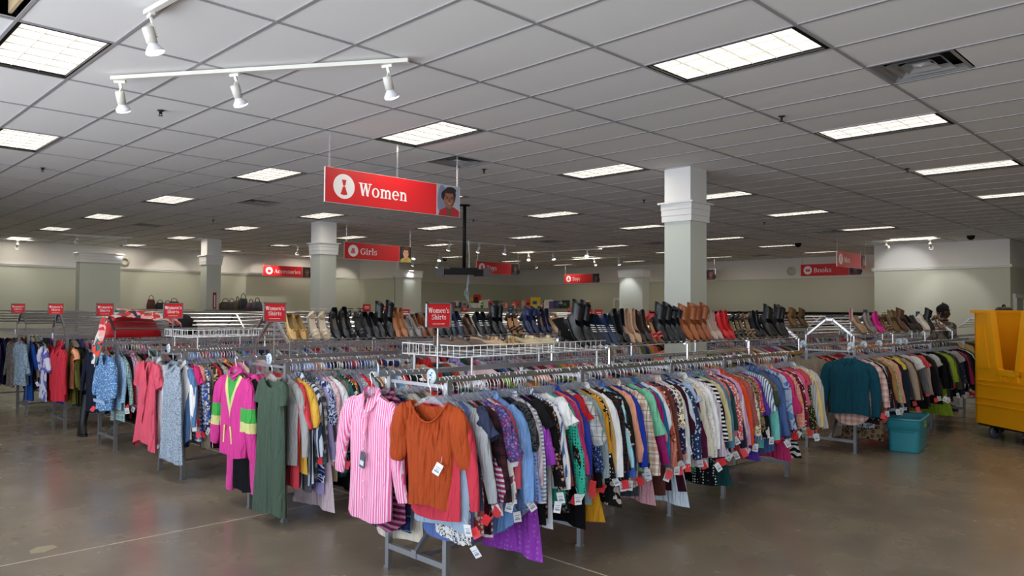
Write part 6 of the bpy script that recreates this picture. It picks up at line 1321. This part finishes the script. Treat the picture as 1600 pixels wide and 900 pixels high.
# ================================================================ yellow cart
YEL = mat('cart_yellow', 'f2a606', .42, bump=.08, bump_scale=300); YIN = mat('cart_inside_shade', 'cc7a10', .5)  # darker copy of the yellow: shade inside the cart put into the colour
u = Vector((-.6266, -.7793, 0)); ang = math.atan2(u.y, u.x)
t = thing('bulk_cart', 'tall yellow plastic bulk cart on casters at the right edge', 'cart', (11.676, 2.829, 0), ang)      # local x along the face, local +y away on the left
# camera looks at the face from local -y or +y: find out
nloc = Vector((-u.y, u.x, 0)); sgn = 1 if nloc.dot(Vector((-11.6, -2.8, 0))) < 0 else -1     # +1: depth runs to local +y
WC, DC, Z0, Z1 = 1.2, .8, .18, 1.67
def S2(p): return (p[0], sgn * p[1], p[2])
def slab(mb, poly, y0, y1):
    mb.prism([(x, z) for x, z in poly], 1, sgn * y0, sgn * y1)
cut = [(.30, Z1), (.42, .92), (.45, .885), (.75, .885), (.78, .92), (.90, Z1)]
front = MB()
slab(front, [(0, Z0), (WC, Z0), (WC, .84), (0, .84)], 0, .03); slab(front, [(0, .84), (.40, .84), (.30, 1.66), (0, 1.66)], 0, .03); slab(front, [(.80, .84), (WC, .84), (WC, 1.66), (.90, 1.66)], 0, .03)
front.build('front_panel', YEL, t)
m = MB()
for a, b in zip(cut, cut[1:]): m.bar(S2((a[0], .0, a[1])), S2((b[0], .0, b[1])), .07, .085, up=(0, 1, 0))
m.build('cutout_rim', YEL, t)
m = MB()
for k in range(4): m.box(S2((.46 + .095 * k, -.012, .815)), (.05, .03, .08))
m.build('rim_ribs', YEL, t)
m = MB()
for (z, h) in ((.76, .012), (.70, .012), (.53, .012), (.44, .012)): m.box(S2((WC / 2, -.006, z)), (WC - .06, .02, h))
slab(m, [(.03, .92), (.27, .92), (.17, 1.53), (.03, 1.53)], -.012, .0); slab(m, [(WC - .03, .92), (WC - .27, .92), (WC - .17, 1.53), (WC - .03, 1.53)], -.012, .0)
m.box(S2((.07, -.02, 1.32)), (.025, .03, .3))
m.build('raised_ribs', YEL, t)
MB().box(S2((.015, DC / 2, (Z0 + Z1) / 2)), (.03, DC, Z1 - Z0)).build('side_panel', YEL, t); MB().box(S2((WC - .015, DC / 2, (Z0 + Z1) / 2)), (.03, DC, Z1 - Z0)).build('side_panel', YEL, t)
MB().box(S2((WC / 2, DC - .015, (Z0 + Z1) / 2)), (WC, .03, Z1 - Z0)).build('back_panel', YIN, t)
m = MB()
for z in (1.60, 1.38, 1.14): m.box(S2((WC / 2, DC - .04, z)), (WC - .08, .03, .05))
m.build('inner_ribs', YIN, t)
MB().lathe([(.045, 0), (.045, .01)], 12, c=S2((.62, DC - .045, 1.27)), R=Matrix.Rotation(pi / 2, 3, 'X') @ Matrix.Diagonal((.6, 1.4, 1))).build('hand_hole', DARK, t)
m = MB(); e = .03
m.box(S2((WC / 2, DC, Z1)), (WC + .08, .08, .04))
for x in (0, WC): m.box(S2((x, DC / 2, Z1)), (.08, DC + .08, .04))
m.box(S2((.15, 0, Z1)), (.3, .08, .04)); m.box(S2((1.05, 0, Z1)), (.3, .08, .04)); m.build('top_rim', YEL, t)
MB().box(S2((WC / 2, DC / 2, Z0 - .012)), (WC - .04, DC - .04, .025)).build('base_plate', BLACK, t)
for x in (.2, WC - .2):
    for y in (.12, DC - .12):
        m = MB(); m.box(S2((x, y, .135)), (.06, .07, .06)); m.bar(S2((x - .03, y, .13)), S2((x - .03, y, .07)), .01, .05); m.bar(S2((x + .03, y, .13)), S2((x + .03, y, .07)), .01, .05)
        f = m.build('caster', BLACK, t)
        MB().lathe([(.03, -.022), (.075, -.02), (.078, 0), (.075, .02), (.03, .022)], 16, c=S2((x, y, .078)), R=Matrix.Rotation(pi / 2, 3, 'Y')).build('wheel', mat('caster_grey', '4c5058', .5), f)
m = MB(); m.smooth = True
m.loft([rr(.16 * k, .1 * k, .05 * k, z) for z, k in ((0, 1), (.1, 1.05), (.16, .9), (.19, .6))], cap0=True, cap1=True)
bag = thing('backpack', 'dark brown bag lying on top behind the yellow cart', 'bag', (12.9, 2.75, 1.55), .4); m.build('bag_body', mat('bag_brown', '2a1c18', .6), bag)
MB().tube([(-.1, 0, .17), (-.05, 0, .22), (.05, 0, .22), (.1, 0, .17)], .012, 5).build('handle', mat('bag_strap', '14100e', .6), bag)
wall_shelf('storage_rack', 'dark utility rack hidden behind the yellow cart', (12.4, 2.5, 0), (13.5, 2.9, 0), (1.55, .8), .4, BLACK)
# ================================================================ person
def skin_figure(name, verts, edges, root, material, parent, sub=2):
    me = bpy.data.meshes.new(name); me.from_pydata([v[:3] for v in verts], edges, [])
    bm = bmesh.new(); bm.from_mesh(me); lay = bm.verts.layers.skin.verify(); bm.verts.ensure_lookup_table()
    for v, q in zip(bm.verts, verts): v[lay].radius = (q[3], q[4] if len(q) > 4 else q[3]); v[lay].use_root = False
    bm.verts[root][lay].use_root = True; bm.to_mesh(me); bm.free()
    o = obj(name, me, parent); me.materials.append(material)
    sk = o.modifiers.new('skin', 'SKIN'); sk.use_smooth_shade = True
    ss = o.modifiers.new('sub', 'SUBSURF'); ss.levels = sub; ss.render_levels = sub
    return o
fa = math.atan2(-.707, .707) + .08
P = thing('person', 'person with short black hair in a grey brown camouflage shirt, facing right', 'person', (14.28, 3.93, 0), fa)    # local +x = facing
SK = mat('person_skin', '4a2d1e', .5); HAIR = mat('person_hair', '0a0a0b', .85)
CAMO = fabric('wash', '7c7670', '4a4640', .5); JEAN = fabric('solid', '20263a')
V = [(0, 0, .95, .15), (0, 0, 1.2, .145), (0, 0, 1.42, .15), (-.01, 0, 1.50, .07), (.0, 0, 1.56, .06), (.01, 0, 1.585, .055), (.01, 0, 1.60, .05), (.01, 0, 1.615, .045),
     (0, .1, .9, .1), (0, .11, .5, .07), (-.02, .11, .1, .05), (.13, .11, .04, .04), (0, -.1, .9, .1), (0, -.11, .5, .07), (-.02, -.11, .1, .05), (.13, -.11, .04, .04),
     (0, .2, 1.42, .075), (.0, .26, 1.14, .05), (.16, .24, .98, .038), (.23, .23, .95, .03), (0, -.2, 1.42, .075), (.0, -.26, 1.14, .05), (.16, -.24, .98, .038), (.23, -.23, .95, .03)]
E_ = [(0, 1), (1, 2), (2, 3), (3, 4), (4, 5), (5, 6), (6, 7), (0, 8), (8, 9), (9, 10), (10, 11), (0, 12), (12, 13), (13, 14), (14, 15), (2, 16), (16, 17), (17, 18), (18, 19), (2, 20), (20, 21), (21, 22), (22, 23)]
fb = len(V)
for s in (-1, 1):
    h = 19 if s > 0 else 23; hp = V[h]
    for k in range(4):
        V.append((hp[0] + .05, hp[1] + (-.03 + .02 * k), hp[2] - .005, .010)); V.append((hp[0] + .085 + (.008 if k in (1, 2) else 0), hp[1] + (-.034 + .023 * k), hp[2] - .03, .008)); E_ += [(h, len(V) - 2), (len(V) - 2, len(V) - 1)]
    V.append((hp[0] + .02, hp[1] - s * .045, hp[2], .011)); V.append((hp[0] + .055, hp[1] - s * .06, hp[2] - .01, .009)); E_ += [(h, len(V) - 2), (len(V) - 2, len(V) - 1)]
skin_figure('body', V, E_, 0, SK, P)
# face: head shell with nose, lips, ears as one mesh
m = MB(); m.smooth = True
prof = [(1.555, .045, .05, .02), (1.575, .062, .058, .022), (1.60, .082, .066, .016), (1.63, .094, .072, .01), (1.66, .1, .076, .006), (1.69, .103, .078, .0), (1.72, .1, .076, -.004), (1.75, .088, .068, -.006), (1.775, .06, .048, -.006), (1.79, .02, .02, -.006)]
rings = []
for z, rx, ry, cx in prof:
    ring = []
    for q in range(28):
        a = 2 * pi * q / 28; x, y = cx + rx * cos(a), ry * sin(a)
        d = max(0, cos(a)) ** 14
        if z in (1.63,): x += .034 * d
        if z in (1.66,): x += .012 * d
        if z == 1.60: x += .012 * max(0, cos(a)) ** 8
        if z == 1.69: x += .006 * max(0, cos(a)) ** 4
        ring.append((x, y, z))
    rings.append(ring)
m.loft(rings, cap0=True, cap1=True)
m.build('head', SK, P)
for s in (-1, 1): MB().box((.1, s * .034, 1.697), (.012, .042, .008)).build('eyebrow', HAIR, P)
for s in (-1, 1):
    MB().lathe([(.002, -.008), (.022, -.004), (.026, .004), (.012, .008)], 12, c=(-.01, s * .078, 1.655), R=Matrix.Rotation(pi / 2, 3, 'X')).build('ear', SK, P)
    MB().lathe([(.002, -.01), (.011, 0), (.002, .006)], 10, c=(.094, s * .033, 1.678), R=Matrix.Rotation(pi / 2, 3, 'Y')).build('eye', mat('eye_white', 'd8d0c8', .3), P)
for s in (-1, 1): MB().lathe([(.0, -.001), (.0055, 0), (.0, .002)], 8, c=(.1, s * .033, 1.678), R=Matrix.Rotation(pi / 2, 3, 'Y'), caps=False).build('pupil', HAIR, P)
MB().box((.102, 0, 1.598), (.01, .045, .008)).build('lips', mat('lip_brown', '4a2220', .5), P)
m = MB(); m.smooth = True
m.loft([[(cx + rx * cos(a), ry * sin(a), z) for a in [radians(180 - sp + 2 * sp * q / 20) for q in range(21)]] for z, rx, ry, cx, sp in ((1.60, .085, .07, .0, 62), (1.63, .1, .078, .002, 72), (1.665, .108, .082, .0, 84), (1.69, .11, .084, -.002, 112), (1.72, .11, .085, -.004, 132))], closed=False)
m.loft([[(cx + rx * cos(2 * pi * q / 24), ry * sin(2 * pi * q / 24), z + .012 * cos(2 * pi * q / 24)) for q in range(24)] for z, rx, ry, cx in ((1.725, .106, .083, -.008), (1.75, .1, .08, -.010), (1.775, .082, .064, -.008), (1.80, .04, .034, -.008), (1.808, .01, .01, -.008))], cap1=True)
m.build('hair', HAIR, P)
SV = [(0, 0, .88, .165, .2), (0, 0, 1.2, .16, .2), (0, 0, 1.40, .165), (-.01, 0, 1.50, .085), (0, .2, 1.42, .09), (.0, .25, 1.2, .07), (0, -.2, 1.42, .09), (.0, -.25, 1.2, .07)]
skin_figure('shirt', SV, [(0, 1), (1, 2), (2, 3), (2, 4), (4, 5), (2, 6), (6, 7)], 0, CAMO, P)
MB().tube([(.075 * cos(a) - .01, .07 * sin(a), 1.535 + .012 * cos(a) * -1) for a in [2 * pi * q / 20 for q in range(20)]], .018, 6, closed=True).build('shirt_collar', CAMO, P)
TV = [(0, 0, .95, .165), (0, .1, .88, .115), (0, .11, .5, .085), (-.02, .11, .12, .07), (0, -.1, .88, .115), (0, -.11, .5, .085), (-.02, -.11, .12, .07)]
skin_figure('trousers', TV, [(0, 1), (1, 2), (2, 3), (0, 4), (4, 5), (5, 6)], 0, JEAN, P)
for s in (-1, 1):
    m = MB(); m.smooth = True; m.loft([[(.04 + .14 * k * cos(a), s * .11 + .05 * k * sin(a), z) for a in [2 * pi * q / 14 for q in range(14)]] for z, k in ((0, 1), (.04, 1), (.08, .8), (.1, .5))], cap0=True, cap1=True); m.build('shoe', mat('person_shoe', '18181a', .5), P)
MB().tube([(-.04, -.04, 1.80), (-.02, -.02, 1.825), (.0, 0.0, 1.83), (.0, .03, 1.81)], .006, 5).build('glasses_on_head', mat('glasses_dark', '202024', .3), P)
